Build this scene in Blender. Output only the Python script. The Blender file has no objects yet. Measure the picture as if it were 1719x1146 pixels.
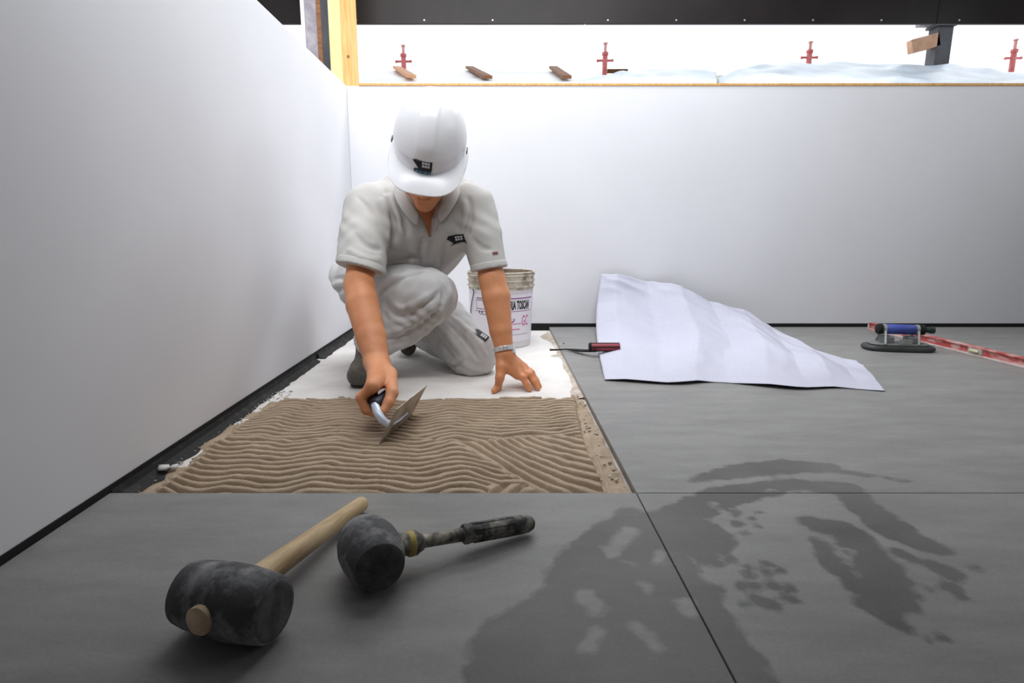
import bpy, bmesh, math, random
import numpy as np
from mathutils import Vector, Matrix, noise as mnoise
from mathutils.bvhtree import BVHTree
random.seed(4); rng = np.random.RandomState(4)
scene = bpy.context.scene
COL = scene.collection

# ------------------------------------------------------------------ camera, sky, lights, exposure
FPX, CX, CY, CAMH = 955.0, 838.0, 573.0, 0.4775
TH = math.atan((CY - 390) / FPX); CT, ST = math.cos(TH), math.sin(TH)
cam_d = bpy.data.cameras.new('camera'); cam = bpy.data.objects.new('camera', cam_d); COL.objects.link(cam)
cam.location = (0, 0, CAMH); cam.rotation_euler = (math.pi/2 - TH, 0, 0)
cam_d.sensor_width = 36; cam_d.lens = FPX / 1719 * 36
cam_d.shift_x = (859.5 - CX) / 1719; cam_d.clip_start = 0.02
scene.camera = cam

world = bpy.data.worlds.new('sky'); scene.world = world; world.use_nodes = True
wb = world.node_tree.nodes['Background']; wb.inputs[0].default_value = (0.93, 0.96, 1.0, 1); wb.inputs[1].default_value = 1.75

def area(name, loc, rot, sx, sy, power, col=(1, 1, 1)):
    l = bpy.data.lights.new(name, 'AREA'); l.shape = 'RECTANGLE'; l.size = sx; l.size_y = sy; l.energy = power; l.color = col
    o = bpy.data.objects.new(name, l); COL.objects.link(o); o.location = loc; o.rotation_euler = rot
    return o
area('overhead_fill', (-0.1, 1.78, 3.5), (0, 0, 0), 2.8, 1.7, 130, (0.93, 0.96, 1.0))  # added area light above the made-up roof opening
area('back_light', (0.5, 3.22, 2.12), (math.radians(-44), 0, 0), 2.4, 0.45, 27, (0.95, 0.97, 1.0))  # added lamp, unseen above the view, backlighting the man and the mortar
area('front_fill', (-0.1, 0.60, 2.08), (math.radians(90), 0, 0), 2.2, 0.6, 54, (0.95, 0.97, 1.0))  # added forward-facing fill above the view, not a window
area('side_fill', (3.1, 1.5, 1.6), (math.radians(90), 0, math.radians(90)), 2.0, 0.9, 12, (0.98, 0.99, 1.0))  # added fill from the right to brighten the left wall, not a window

vs = scene.view_settings
vs.view_transform = 'Standard'; vs.look = 'None'; vs.gamma = 1.0; vs.use_curve_mapping = False; vs.exposure = 0.0
scene.display_settings.display_device = 'sRGB'

# ------------------------------------------------------------------ helpers
def ray(u, v):
    x, y = (u - CX) / FPX, (CY - v) / FPX
    return np.array([x, CT + y*ST, -ST + y*CT])
O3 = np.array([0, 0, CAMH])
def spot(u, v, z=0.0):                       # survey point on a level plane
    d = ray(u, v); return O3 + d * (z - CAMH) / d[2]
def at(u, v, Y):                             # survey point at a depth
    d = ray(u, v); return O3 + d * Y / d[1]
def V(*a): return np.array(a, float)

def lin(c):
    return tuple(((x/255)/12.92 if x/255 <= 0.04045 else ((x/255 + 0.055)/1.055)**2.4) for x in c)

def mat(name, rgb, rough=0.6, rgb2=None, scale=8.0, detail=4.0, bump=0.0, bscale=None, metallic=0.0, lo=0.35, hi=0.65, stretch=None, spec=0.5):
    m = bpy.data.materials.new(name); m.use_nodes = True
    nt = m.node_tree; b = nt.nodes['Principled BSDF']
    b.inputs['Roughness'].default_value = rough; b.inputs['Metallic'].default_value = metallic
    b.inputs['Specular IOR Level'].default_value = spec
    b.inputs['Base Color'].default_value = (*lin(rgb), 1)
    tc = nt.nodes.new('ShaderNodeTexCoord'); src = tc.outputs['Object']
    if stretch:
        mp = nt.nodes.new('ShaderNodeMapping'); mp.inputs['Scale'].default_value = stretch
        nt.links.new(src, mp.inputs[0]); src = mp.outputs[0]
    if rgb2 is not None:
        n = nt.nodes.new('ShaderNodeTexNoise'); n.inputs['Scale'].default_value = scale; n.inputs['Detail'].default_value = detail
        n.inputs['Roughness'].default_value = 0.62
        r = nt.nodes.new('ShaderNodeValToRGB'); r.color_ramp.elements[0].position = lo; r.color_ramp.elements[1].position = hi
        r.color_ramp.elements[0].color = (*lin(rgb), 1); r.color_ramp.elements[1].color = (*lin(rgb2), 1)
        nt.links.new(src, n.inputs['Vector']); nt.links.new(n.outputs['Fac'], r.inputs[0]); nt.links.new(r.outputs[0], b.inputs['Base Color'])
    if bump:
        n2 = nt.nodes.new('ShaderNodeTexNoise'); n2.inputs['Scale'].default_value = bscale or scale*4; n2.inputs['Detail'].default_value = 3
        bp = nt.nodes.new('ShaderNodeBump'); bp.inputs['Strength'].default_value = bump; bp.inputs['Distance'].default_value = 0.004
        nt.links.new(src, n2.inputs['Vector']); nt.links.new(n2.outputs['Fac'], bp.inputs['Height']); nt.links.new(bp.outputs[0], b.inputs['Normal'])
    return m

def mesh_obj(name, verts, faces, m=None, parent=None, smooth=False):
    me = bpy.data.meshes.new(name)
    verts = np.asarray(verts, np.float32)
    if isinstance(faces, np.ndarray) and len(faces):
        k = faces.shape[1]
        me.vertices.add(len(verts)); me.vertices.foreach_set('co', verts.ravel())
        me.loops.add(faces.size); me.loops.foreach_set('vertex_index', faces.astype(np.int32).ravel())
        me.polygons.add(len(faces)); me.polygons.foreach_set('loop_start', np.arange(0, faces.size, k, dtype=np.int32))
        me.update(calc_edges=True); me.validate()
    else:
        me.from_pydata([tuple(map(float, v)) for v in verts], [], [tuple(map(int, f)) for f in faces]); me.update()
    if smooth: me.polygons.foreach_set('use_smooth', np.ones(len(me.polygons), bool))
    if m: me.materials.append(m)
    o = bpy.data.objects.new(name, me); COL.objects.link(o)
    if parent: o.parent = parent
    return o

def bm_obj(name, bm, m=None, parent=None, smooth=False):
    me = bpy.data.meshes.new(name); bm.normal_update(); bm.to_mesh(me); bm.free()
    if smooth: me.polygons.foreach_set('use_smooth', np.ones(len(me.polygons), bool))
    if m: me.materials.append(m)
    o = bpy.data.objects.new(name, me); COL.objects.link(o)
    if parent: o.parent = parent
    return o

def tag(o, label=None, cat=None, group=None, kind=None):
    if label: o['label'] = label
    if cat: o['category'] = cat
    if group: o['group'] = group
    if kind: o['kind'] = kind
    return o

def empty(name, loc=(0, 0, 0), rz=0.0):
    o = bpy.data.objects.new(name, None); COL.objects.link(o); o.location = tuple(map(float, loc)); o.rotation_euler = (0, 0, rz)
    o.empty_display_size = 0.05
    return o

def rebase(root, *kids):
    """keep children built in world coordinates in place under an Empty / mesh that sits elsewhere"""
    bpy.context.view_layer.update()
    inv = root.matrix_world.inverted()
    for k in kids:
        k.data.transform(inv @ k.matrix_world) if k.parent is None else None
        k.parent = root; k.matrix_basis = Matrix.Identity(4); k.matrix_parent_inverse = Matrix.Identity(4)

def add_box(bm, lo, hi, bevel=0.0, M=None):
    lo, hi = Vector(lo), Vector(hi)
    r = bmesh.ops.create_cube(bm, size=1.0)
    vs_ = r['verts']
    for v in vs_: v.co = Vector([(lo[i]+hi[i])/2 + v.co[i]*(hi[i]-lo[i]) for i in range(3)])
    if bevel:
        es = list({e for v in vs_ for e in v.link_edges})
        rr = bmesh.ops.bevel(bm, geom=es, offset=bevel, segments=2, affect='EDGES', profile=0.6)
        vs_ = list({v for f in rr['faces'] for v in f.verts} | {v for v in vs_ if v.is_valid})
    if M is not None: bmesh.ops.transform(bm, matrix=M, verts=vs_)
    return vs_

def frames(pts):
    pts = [Vector(map(float, p)) for p in pts]; n = len(pts); T = []
    for i in range(n):
        a, b = pts[max(i-1, 0)], pts[min(i+1, n-1)]
        t = (b - a); T.append(t.normalized() if t.length > 1e-9 else Vector((0, 0, 1)))
    up = Vector((0, 0, 1)) if abs(T[0].z) < 0.9 else Vector((0, 1, 0))
    N = T[0].cross(up).normalized(); out = []
    for i in range(n):
        N = (N - T[i]*N.dot(T[i])).normalized(); out.append((pts[i], T[i], N, T[i].cross(N)))
    return out

def add_tube(bm, pts, radii, seg=14, cap=True):
    fr = frames(pts)
    if not hasattr(radii, '__len__'): radii = [radii]*len(pts)
    rings = []
    for (p, t, n, b), r in zip(fr, radii):
        rx, ry = (r if hasattr(r, '__len__') else (r, r))
        rings.append([bm.verts.new(p + n*math.cos(a)*rx + b*math.sin(a)*ry) for a in [2*math.pi*i/seg for i in range(seg)]])
    for A, B in zip(rings, rings[1:]):
        for i in range(seg):
            bm.faces.new((A[i], A[(i+1) % seg], B[(i+1) % seg], B[i]))
    if cap:
        bm.faces.new(rings[0][::-1]); bm.faces.new(rings[-1])

def tube_obj(name, pts, radii, m, parent=None, seg=14, smooth=True):
    bm = bmesh.new(); add_tube(bm, pts, radii, seg); bmesh.ops.recalc_face_normals(bm, faces=bm.faces)
    o = bm_obj(name, bm, m, parent, smooth); sharpen(o, 40); return o

def sharpen(o, deg):
    try: o.data.set_sharp_from_angle(angle=math.radians(deg))
    except Exception: pass

def box_obj(name, lo, hi, m, parent=None, bevel=0.0, M=None):
    bm = bmesh.new(); add_box(bm, lo, hi, bevel, M); return bm_obj(name, bm, m, parent)

def axes(x, y, z, loc=(0, 0, 0)):
    M = Matrix.Identity(4)
    for i, a in enumerate((x, y, z)):
        for j in range(3): M[j][i] = float(a[j])
    for j in range(3): M[j][3] = float(loc[j])
    return M

def unit(v): v = np.asarray(v, float); return v / np.linalg.norm(v)

# ------------------------------------------------------------------ distance-field modelling (for figures and cloth)
class Field:
    def __init__(s, lo, hi, h):
        s.lo = np.array(lo, np.float32); s.h = h
        s.n = (np.ceil((np.array(hi) - np.array(lo)) / h)).astype(int) + 1
        s.D = np.full(s.n, 1.0, np.float32)
    def _sl(s, lo, hi):
        a = np.clip(np.floor((np.array(lo) - s.lo) / s.h).astype(int), 0, s.n); b = np.clip(np.ceil((np.array(hi) - s.lo) / s.h).astype(int) + 1, 0, s.n)
        sl = tuple(slice(i, j) for i, j in zip(a, b))
        ax = [(s.lo[i] + s.h*np.arange(a[i], b[i])).astype(np.float32) for i in range(3)]
        return sl, np.ix_(*ax)
    def _mix(s, sl, d, k, op):
        D = s.D[sl]
        if D.size == 0: return
        if op == 'add':
            if k > 0:
                hh = np.clip(0.5 + 0.5*(D - d)/k, 0, 1); s.D[sl] = d*hh + D*(1-hh) - k*hh*(1-hh)
            else: s.D[sl] = np.minimum(D, d)
        else:
            d = -d
            if k > 0:
                hh = np.clip(0.5 - 0.5*(D - d)/k, 0, 1); s.D[sl] = d*hh + D*(1-hh) + k*hh*(1-hh)
            else: s.D[sl] = np.maximum(D, d)
    def cap(s, a, b, ra, rb=None, k=0.01, op='add'):
        rb = ra if rb is None else rb
        a = np.array(a, np.float32); b = np.array(b, np.float32)
        pad = max(ra, rb) + k + 0.035
        sl, (X, Y, Z) = s._sl(np.minimum(a, b) - pad, np.maximum(a, b) + pad)
        ba = b - a; L = float(ba @ ba) + 1e-12
        t = np.clip(((X-a[0])*ba[0] + (Y-a[1])*ba[1] + (Z-a[2])*ba[2]) / L, 0, 1)
        d = np.sqrt((X-a[0]-t*ba[0])**2 + (Y-a[1]-t*ba[1])**2 + (Z-a[2]-t*ba[2])**2) - (ra + (rb-ra)*t)
        s._mix(sl, d, k, op)
    def chain(s, pts, radii, k=0.01, op='add'):
        for i in range(len(pts)-1): s.cap(pts[i], pts[i+1], radii[i], radii[i+1], k if i == 0 else min(k, .006), op)
    def ell(s, c, R, fr=None, k=0.01, op='add'):
        c = np.array(c, np.float32); R = np.array(R, np.float32); fr = np.eye(3) if fr is None else np.array(fr)
        pad = float(R.max()) + k + 0.03
        sl, (X, Y, Z) = s._sl(c - pad, c + pad)
        P = (X-c[0], Y-c[1], Z-c[2])
        q = [(P[0]*fr[i][0] + P[1]*fr[i][1] + P[2]*fr[i][2]) for i in range(3)]
        k0 = np.sqrt(sum((q[i]/R[i])**2 for i in range(3))); k1 = np.sqrt(sum((q[i]/R[i]**2)**2 for i in range(3))) + 1e-6
        s._mix(sl, k0*(k0-1)/k1, k, op)
    def cyl(s, a, b, ra, rb=None, k=0.0, op='add', rnd=0.003):
        rb = ra if rb is None else rb
        a = np.array(a, np.float32); b = np.array(b, np.float32); pad = max(ra, rb) + k + 0.03
        sl, (X, Y, Z) = s._sl(np.minimum(a, b) - pad, np.maximum(a, b) + pad)
        ba = b - a; L = float(np.linalg.norm(ba)); u = ba / L
        t = (X-a[0])*u[0] + (Y-a[1])*u[1] + (Z-a[2])*u[2]
        rad = np.sqrt(np.maximum((X-a[0]-t*u[0])**2 + (Y-a[1]-t*u[1])**2 + (Z-a[2]-t*u[2])**2, 0))
        dr = rad - (ra + (rb-ra)*np.clip(t/L, 0, 1)) + rnd; dt = np.abs(t - L/2) - L/2 + rnd
        d = np.minimum(np.maximum(dr, dt), 0) + np.sqrt(np.maximum(dr, 0)**2 + np.maximum(dt, 0)**2) - rnd
        s._mix(sl, d, k, op)
    def val(s, p):
        q = (np.asarray(p) - s.lo)/s.h; i = np.floor(q).astype(int)
        if (i < 0).any() or (i >= s.n-1).any(): return 1.0
        f = q-i; c = s.D[i[0]:i[0]+2, i[1]:i[1]+2, i[2]:i[2]+2]
        c = c[0]*(1-f[0])+c[1]*f[0]; c = c[0]*(1-f[1])+c[1]*f[1]; return float(c[0]*(1-f[2])+c[1]*f[2])
    def surf(s, u, v, Y0=1.3, Y1=2.6, lift=0.0):
        d = ray(u, v); d = d/np.linalg.norm(d); t = Y0/d[1]; e = Y1/d[1]
        while t < e:
            if s.val(O3+d*t) < 0: break
            t += 0.002
        return O3 + d*(t - 0.001 - lift)
    def cut(s, p, n):                        # keep the side the normal points away from
        sl, (X, Y, Z) = s._sl(s.lo, s.lo + s.h*(s.n-1))
        n = unit(n); d = (X-p[0])*n[0] + (Y-p[1])*n[1] + (Z-p[2])*n[2]
        s.D[sl] = np.maximum(s.D[sl], d.astype(np.float32))
    def wrinkle(s, fn):
        sl, (X, Y, Z) = s._sl(s.lo, s.lo + s.h*(s.n-1))
        near = np.abs(s.D) < 0.06
        idx = np.argwhere(near)
        P = s.lo + idx*s.h
        s.D[near] += fn(P[:, 0], P[:, 1], P[:, 2]).astype(np.float32)
    def nets(s):
        D = s.D; S = D < 0
        c = np.zeros(np.array(D.shape)-1, np.uint8); nx, ny, nz = c.shape
        for i in (0, 1):
            for j in (0, 1):
                for k in (0, 1): c += S[i:i+nx, j:j+ny, k:k+nz]
        act = (c > 0) & (c < 8); idx = np.argwhere(act); ids = np.full(c.shape, -1, np.int32); ids[act] = np.arange(len(idx))
        acc = np.zeros((len(idx), 3)); cnt = np.zeros(len(idx))
        cor = [(i, j, k) for i in (0, 1) for j in (0, 1) for k in (0, 1)]
        for a in cor:
            for axis in range(3):
                if a[axis]: continue
                b = list(a); b[axis] = 1
                ia = idx + a; ib = idx + b
                d0 = D[ia[:, 0], ia[:, 1], ia[:, 2]]; d1 = D[ib[:, 0], ib[:, 1], ib[:, 2]]
                m = (d0 < 0) != (d1 < 0); t = d0[m]/(d0[m]-d1[m]); p = np.tile(np.array(a, float), (m.sum(), 1)); p[:, axis] = t
                acc[m] += p; cnt[m] += 1
        verts = s.lo + s.h*(idx + acc/cnt[:, None])
        quads = []
        for axis in range(3):
            o = [x for x in range(3) if x != axis]
            A = S.take(range(0, S.shape[axis]-1), axis); B = S.take(range(1, S.shape[axis]), axis)
            e = np.argwhere(A != B); e = e[(e[:, o[0]] > 0) & (e[:, o[1]] > 0) & (e[:, o[0]] < c.shape[o[0]]) & (e[:, o[1]] < c.shape[o[1]])]
            inside = A[e[:, 0], e[:, 1], e[:, 2]]
            def cid(d0, d1):
                q = e.copy(); q[:, o[0]] += d0; q[:, o[1]] += d1; return ids[q[:, 0], q[:, 1], q[:, 2]]
            Q = np.stack([cid(-1, -1), cid(0, -1), cid(0, 0), cid(-1, 0)], 1)
            flip = inside if axis != 1 else ~inside
            Q[~flip] = Q[~flip][:, ::-1]; quads.append(Q)
        Q = np.concatenate(quads); Q = Q[(Q >= 0).all(1)]
        return verts, Q
    def obj(s, name, m, parent=None, relax=1):
        v, q = s.nets()
        for _ in range(relax):               # one light smoothing pass over the quads
            acc = np.zeros_like(v); cnt = np.zeros(len(v))
            for a, b in ((0, 1), (1, 2), (2, 3), (3, 0)):
                np.add.at(acc, q[:, a], v[q[:, b]]); np.add.at(acc, q[:, b], v[q[:, a]])
                np.add.at(cnt, q[:, a], 1); np.add.at(cnt, q[:, b], 1)
            v = v*0.5 + 0.5*acc/np.maximum(cnt, 1)[:, None]
        return mesh_obj(name, v, q, m, parent, True)

def bvh_of(o):
    me = o.data; return BVHTree.FromPolygons([v.co for v in me.vertices], [p.vertices for p in me.polygons])

# ------------------------------------------------------------------ materials
M_WALL = mat('painted_board', (226, 226, 230), 0.55, (221, 221, 225), 1.5, bump=0.03, bscale=60, spec=0.3)
M_SCREED = mat('pale_screed', (228, 225, 221), 0.85, (212, 208, 203), 7, 6, bump=0.25, bscale=50)
M_BLACK = mat('black_tar', (26, 26, 26), 0.8, (62, 60, 57), 30, 6, bump=0.4, bscale=90, lo=0.5, hi=0.75)
M_BLACK2 = mat('black_gap', (14, 14, 15), 0.9)
M_MORTAR = mat('mortar', (174, 153, 129), 0.7, (158, 138, 114), 14, 6, bump=0.35, bscale=160)
M_MORTAR2 = mat('mortar_smear', (172, 156, 138), 0.85, (205, 198, 188), 16, 7, bump=0.5, bscale=90)
M_DARKPANEL = mat('film_faced_plywood', (24, 20, 20), 0.42, (34, 29, 29), 3, 5, spec=0.3)
M_WOOD = mat('pine', (226, 182, 118), 0.6, (206, 150, 84), 5, 5, bump=0.1, stretch=(18, 18, 1.2))
M_WOODPALE = mat('pale_pine', (240, 222, 160), 0.6, (230, 204, 136), 5, 5, stretch=(14, 14, 1.2))
M_TIMBERBROWN = mat('brown_timber', (150, 104, 70), 0.7, (122, 82, 54), 6, 5, stretch=(2, 14, 14))
M_CONC = mat('concrete', (176, 172, 180), 0.9, (140, 134, 142), 14, 7, bump=0.4, bscale=60)
M_DARKSTEEL = mat('dark_steel', (58, 62, 72), 0.5, (74, 76, 84), 10, 4)
M_PLASTIC = mat('plastic_sheet', (196, 214, 232), 0.3, (226, 236, 244), 5, 5, bump=0.3, bscale=14)
M_PLASTICW = mat('white_sheet', (240, 242, 244), 0.4, (250, 250, 250), 3, 4, bump=0.2, bscale=14)
M_RED = mat('red_paint', (214, 124, 124), 0.55, (196, 98, 100), 20, 4)
M_CEIL = mat('roof_block_dark', (52, 50, 50), 0.8, (60, 58, 58), 3)

# ------------------------------------------------------------------ the setting
XL, YB, ZS = -0.73, 2.90, -0.02
XJ, YJ = 0.256, 0.99
XR, YF = 3.3, -1.6
floor = tag(box_obj('floor', (XL-0.1, YF, -0.12), (XR, YB+0.1, ZS), M_SCREED), kind='structure')

def tile_material():
    m = bpy.data.materials.new('grey_tile'); m.use_nodes = True; nt = m.node_tree; L = nt.links.new
    b = nt.nodes['Principled BSDF']
    tc = nt.nodes.new('ShaderNodeTexCoord')
    mp = nt.nodes.new('ShaderNodeMapping'); mp.inputs['Scale'].default_value = (2.2, 7.0, 2.0); L(tc.outputs['Object'], mp.inputs[0])
    n1 = nt.nodes.new('ShaderNodeTexNoise'); n1.inputs['Scale'].default_value = 2.2; n1.inputs['Detail'].default_value = 8; n1.inputs['Roughness'].default_value = 0.68
    L(mp.outputs[0], n1.inputs['Vector'])
    r1 = nt.nodes.new('ShaderNodeValToRGB'); r1.color_ramp.elements[0].position = 0.3; r1.color_ramp.elements[1].position = 0.72
    r1.color_ramp.elements[0].color = (*lin((126, 125, 123)), 1); r1.color_ramp.elements[1].color = (*lin((148, 147, 144)), 1); L(n1.outputs['Fac'], r1.inputs[0])
    # wet marks: the mesh carries a smooth field, fine noise frays its outline
    at_ = nt.nodes.new('ShaderNodeAttribute'); at_.attribute_name = 'wet'
    n2 = nt.nodes.new('ShaderNodeTexNoise'); n2.inputs['Scale'].default_value = 34; n2.inputs['Detail'].default_value = 5; L(tc.outputs['Object'], n2.inputs['Vector'])
    ma = nt.nodes.new('ShaderNodeMath'); ma.operation = 'MULTIPLY_ADD'; L(n2.outputs['Fac'], ma.inputs[0]); ma.inputs[1].default_value = 0.6; L(at_.outputs['Fac'], ma.inputs[2])
    mr = nt.nodes.new('ShaderNodeMapRange'); mr.inputs[1].default_value = 0.66; mr.inputs[2].default_value = 0.84; mr.inputs[4].default_value = 0.85; L(ma.outputs[0], mr.inputs[0])
    mx = nt.nodes.new('ShaderNodeMix'); mx.data_type = 'RGBA'; L(mr.outputs[0], mx.inputs[0]); L(r1.outputs[0], mx.inputs[6])
    mx.inputs[7].default_value = (*lin((74, 72, 70)), 1)
    n4 = nt.nodes.new('ShaderNodeTexNoise'); n4.inputs['Scale'].default_value = 3.3; n4.inputs['Detail'].default_value = 6; L(tc.outputs['Object'], n4.inputs['Vector'])
    r4 = nt.nodes.new('ShaderNodeMapRange'); r4.inputs[1].default_value = 0.32; r4.inputs[2].default_value = 0.62; r4.inputs[3].default_value = 0.6; r4.inputs[4].default_value = 0.95; L(n4.outputs['Fac'], r4.inputs[0])
    m4 = nt.nodes.new('ShaderNodeMath'); m4.operation = 'MULTIPLY'; L(mr.outputs[0], m4.inputs[0]); L(r4.outputs[0], m4.inputs[1]); L(m4.outputs[0], mx.inputs[0])
    # fine mineral fleck and pale dust scuffs
    n5 = nt.nodes.new('ShaderNodeTexNoise'); n5.inputs['Scale'].default_value = 70; n5.inputs['Detail'].default_value = 6; n5.inputs['Roughness'].default_value = 0.75; L(mp.outputs[0], n5.inputs['Vector'])
    r5 = nt.nodes.new('ShaderNodeMapRange'); r5.inputs[1].default_value = 0.3; r5.inputs[2].default_value = 0.7; r5.inputs[3].default_value = 0.86; r5.inputs[4].default_value = 1.14; L(n5.outputs['Fac'], r5.inputs[0])
    m5 = nt.nodes.new('ShaderNodeMix'); m5.data_type = 'RGBA'; m5.blend_type = 'MULTIPLY'; m5.inputs[0].default_value = 1.0; L(mx.outputs[2], m5.inputs[6]); L(r5.outputs[0], m5.inputs[7])
    n6 = nt.nodes.new('ShaderNodeTexNoise'); n6.inputs['Scale'].default_value = 9; n6.inputs['Detail'].default_value = 9; n6.inputs['Roughness'].default_value = 0.8; n6.inputs['Distortion'].default_value = 1.5; L(mp.outputs[0], n6.inputs['Vector'])
    r6 = nt.nodes.new('ShaderNodeMapRange'); r6.inputs[1].default_value = 0.60; r6.inputs[2].default_value = 0.78; r6.inputs[4].default_value = 0.35; L(n6.outputs['Fac'], r6.inputs[0])
    m6 = nt.nodes.new('ShaderNodeMix'); m6.data_type = 'RGBA'; L(r6.outputs[0], m6.inputs[0]); L(m5.outputs[2], m6.inputs[6]); m6.inputs[7].default_value = (*lin((172, 170, 166)), 1)
    L(m6.outputs[2], b.inputs['Base Color'])
    rr = nt.nodes.new('ShaderNodeMapRange'); rr.inputs[3].default_value = 0.42; rr.inputs[4].default_value = 0.40; L(mr.outputs[0], rr.inputs[0]); L(rr.outputs[0], b.inputs['Roughness'])
    n3 = nt.nodes.new('ShaderNodeTexNoise'); n3.inputs['Scale'].default_value = 90; n3.inputs['Detail'].default_value = 4; L(tc.outputs['Object'], n3.inputs['Vector'])
    bp = nt.nodes.new('ShaderNodeBump'); bp.inputs['Strength'].default_value = 0.06; bp.inputs['Distance'].default_value = 0.003; L(n3.outputs['Fac'], bp.inputs['Height']); L(bp.outputs[0], b.inputs['Normal'])
    b.inputs['Specular IOR Level'].default_value = 0.2
    return m
M_TILE = tile_material()

# wet marks given as strokes (polyline, radius) in floor metres, surveyed from the photograph
WET = []
def wet(pts, r, k=1.0):
    P = [spot(u, v)[:2] for u, v in pts]
    rr = r if hasattr(r, '__len__') else [r]*len(P)
    for i in range(max(1, len(P)-1)):
        WET.append((P[i], P[min(i+1, len(P)-1)], rr[i], rr[min(i+1, len(P)-1)], k))
wet([(1165, 806), (1240, 790), (1330, 782), (1395, 784)], [.008, .03, .032, .02])
wet([(1395, 788), (1450, 797), (1530, 808)], [.014, .008, .003])
wet([(1130, 870), (1215, 832), (1330, 812), (1420, 820), (1450, 850)], [.035, .035, .022, .03, .026])
wet([(1140, 880), (1190, 905)], [.055, .04]); wet([(1160, 915), (1180, 932)], [.03, .022])
wet([(1450, 850), (1500, 890), (1555, 915), (1590, 925)], [.03, .034, .024, .01])
wet([(1515, 930), (1560, 945), (1600, 965)], [.012, .012, .014])
wet([(1372, 880), (1420, 890), (1470, 945), (1490, 1000)], [.026, .028, .03, .034])
wet([(1372, 910), (1400, 945), (1440, 985)], [.01, .018, .016])
wet([(1480, 1015), (1500, 1010)], [.03, .02]); wet([(1500, 1045), (1525, 1060)], [.008, .006])
for (u, v, r) in [(1590, 985, .013), (1610, 1000, .009), (1565, 990, .006), (1640, 955, .007), (1540, 1005, .005),
                  (1255, 965, .008), (1270, 985, .010), (1290, 960, .007), (1300, 985, .011), (1315, 1000, .010), (1275, 1008, .010), (1295, 1013, .013), (1325, 990, .009),
                  (1245, 985, .006), (1330, 1005, .007), (1285, 945, .006), (1255, 950, .005), (1310, 960, .006), (1202, 988, .009), (1203, 1005, .007), (1248, 1015, .007),
                  (1225, 900, .007), (1240, 880, .008), (1260, 870, .006), (1215, 925, .007), (1205, 945, .009), (1228, 940, .006), (1250, 895, .006), (1270, 882, .005),
                  (1230, 860, .012), (1275, 860, .006), (1560, 1075, .005), (1580, 1068, .005)]:
    wet([(u, v)], r)
wet([(1060, 860), (1010, 895), (975, 935), (955, 975)], [.016, .02, .03, .035])
wet([(1080, 875), (1060, 950), (1010, 1040), (950, 1110)], [.03, .06, .09, .11])
wet([(1095, 900), (1130, 1000), (1170, 1080), (1215, 1146)], [.03, .06, .06, .06])
wet([(920, 1010), (930, 1020)], [.022, .02]); wet([(900, 1060), (890, 1146)], [.03, .06])
wet([(1000, 1146), (1180, 1146)], [.09, .05]); wet([(1050, 1090), (1120, 1060)], [.05, .05])
DRY = []
def dry(pts, r):
    P = [spot(u, v)[:2] for u, v in pts]
    for i in range(max(1, len(P)-1)): DRY.append((P[i], P[min(i+1, len(P)-1)], r, r, 1))
dry([(1025, 925), (1060, 890)], .016); dry([(1050, 942), (1062, 946)], .008); dry([(1085, 985), (1090, 990)], .011); dry([(1070, 1050), (1095, 1080)], .012)
dry([(985, 1000), (1000, 1020)], .018); dry([(1110, 930), (1105, 940)], .012); dry([(1150, 1010), (1160, 1030)], .014)
dry([(1205, 855), (1225, 862)], .010); dry([(1290, 822), (1300, 824)], .010); dry([(1200, 845), (1190, 852)], .006); dry([(1440, 965), (1420, 945)], .006); dry([(1430, 925), (1410, 918)], .007)
dry([(1300, 850), (1400, 850)], .012); dry([(1530, 925), (1545, 935)], .006); dry([(985, 1085), (1000, 1060)], .012)

def strokes(P, S):
    best = np.full(len(P), 9.0)
    for a, b, ra, rb, k in S:
        ba = b - a; L = ba @ ba + 1e-12; t = np.clip(((P - a) @ ba)/L, 0, 1)
        best = np.minimum(best, np.linalg.norm(P - a - t[:, None]*ba, axis=1) - (ra + (rb-ra)*t))
    return best
TILE_T = 0.012
def tile(x0, x1, y0, y1, step):
    nx, ny = max(1, int((x1-x0)/step)), max(1, int((y1-y0)/step))
    bm = bmesh.new(); e = 0.0009
    xs = np.concatenate([[x0], np.linspace(x0+e, x1-e, nx+1), [x1]]); ys = np.concatenate([[y0], np.linspace(y0+e, y1-e, ny+1), [y1]])
    G = np.array([[x, y] for y in ys for x in xs]); nX, nY = len(xs), len(ys)
    z = np.zeros(len(G)); ed = (G[:, 0] == x0) | (G[:, 0] == x1) | (G[:, 1] == y0) | (G[:, 1] == y1); z[ed] = -0.001
    vv = np.concatenate([np.c_[G, z], np.array([[x, y, -TILE_T] for x, y in ((x0, y0), (x1, y0), (x1, y1), (x0, y1))])])
    i = np.arange(nY-1)[:, None]*nX + np.arange(nX-1)[None]; i = i.ravel()
    faces = [tuple(f) for f in np.stack([i, i+1, i+1+nX, i+nX], 1)]
    nb = len(G)
    faces += [tuple([nb, nb+1] + list(range(nX-1, -1, -1))), tuple([nb+1, nb+2] + [k*nX + nX-1 for k in range(nY-1, -1, -1)]),
              tuple([nb+2, nb+3] + list(range((nY-1)*nX, nY*nX))), tuple([nb+3, nb] + [k*nX for k in range(nY)]), (nb+3, nb+2, nb+1, nb)]
    bm.free()
    o = mesh_obj('tile', vv, faces, M_TILE, floor)
    w = strokes(vv[:, :2], WET); dr = strokes(vv[:, :2], DRY)
    w = np.maximum(w, -dr*1.0)
    f = np.clip(0.5 - w*18.0, -0.6, 1.1)
    a = o.data.attributes.new('wet', 'FLOAT', 'POINT'); a.data.foreach_set('value', f.astype(np.float32))
    return o
g = 0.0008
tile(XL+0.003, XJ-g, -0.6, YJ, 0.0075)                       # front left, under the mallets
tile(XJ+g, XJ+1.6, -0.6, YJ-0.0008, 0.0075)                  # front right, wet
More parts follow.
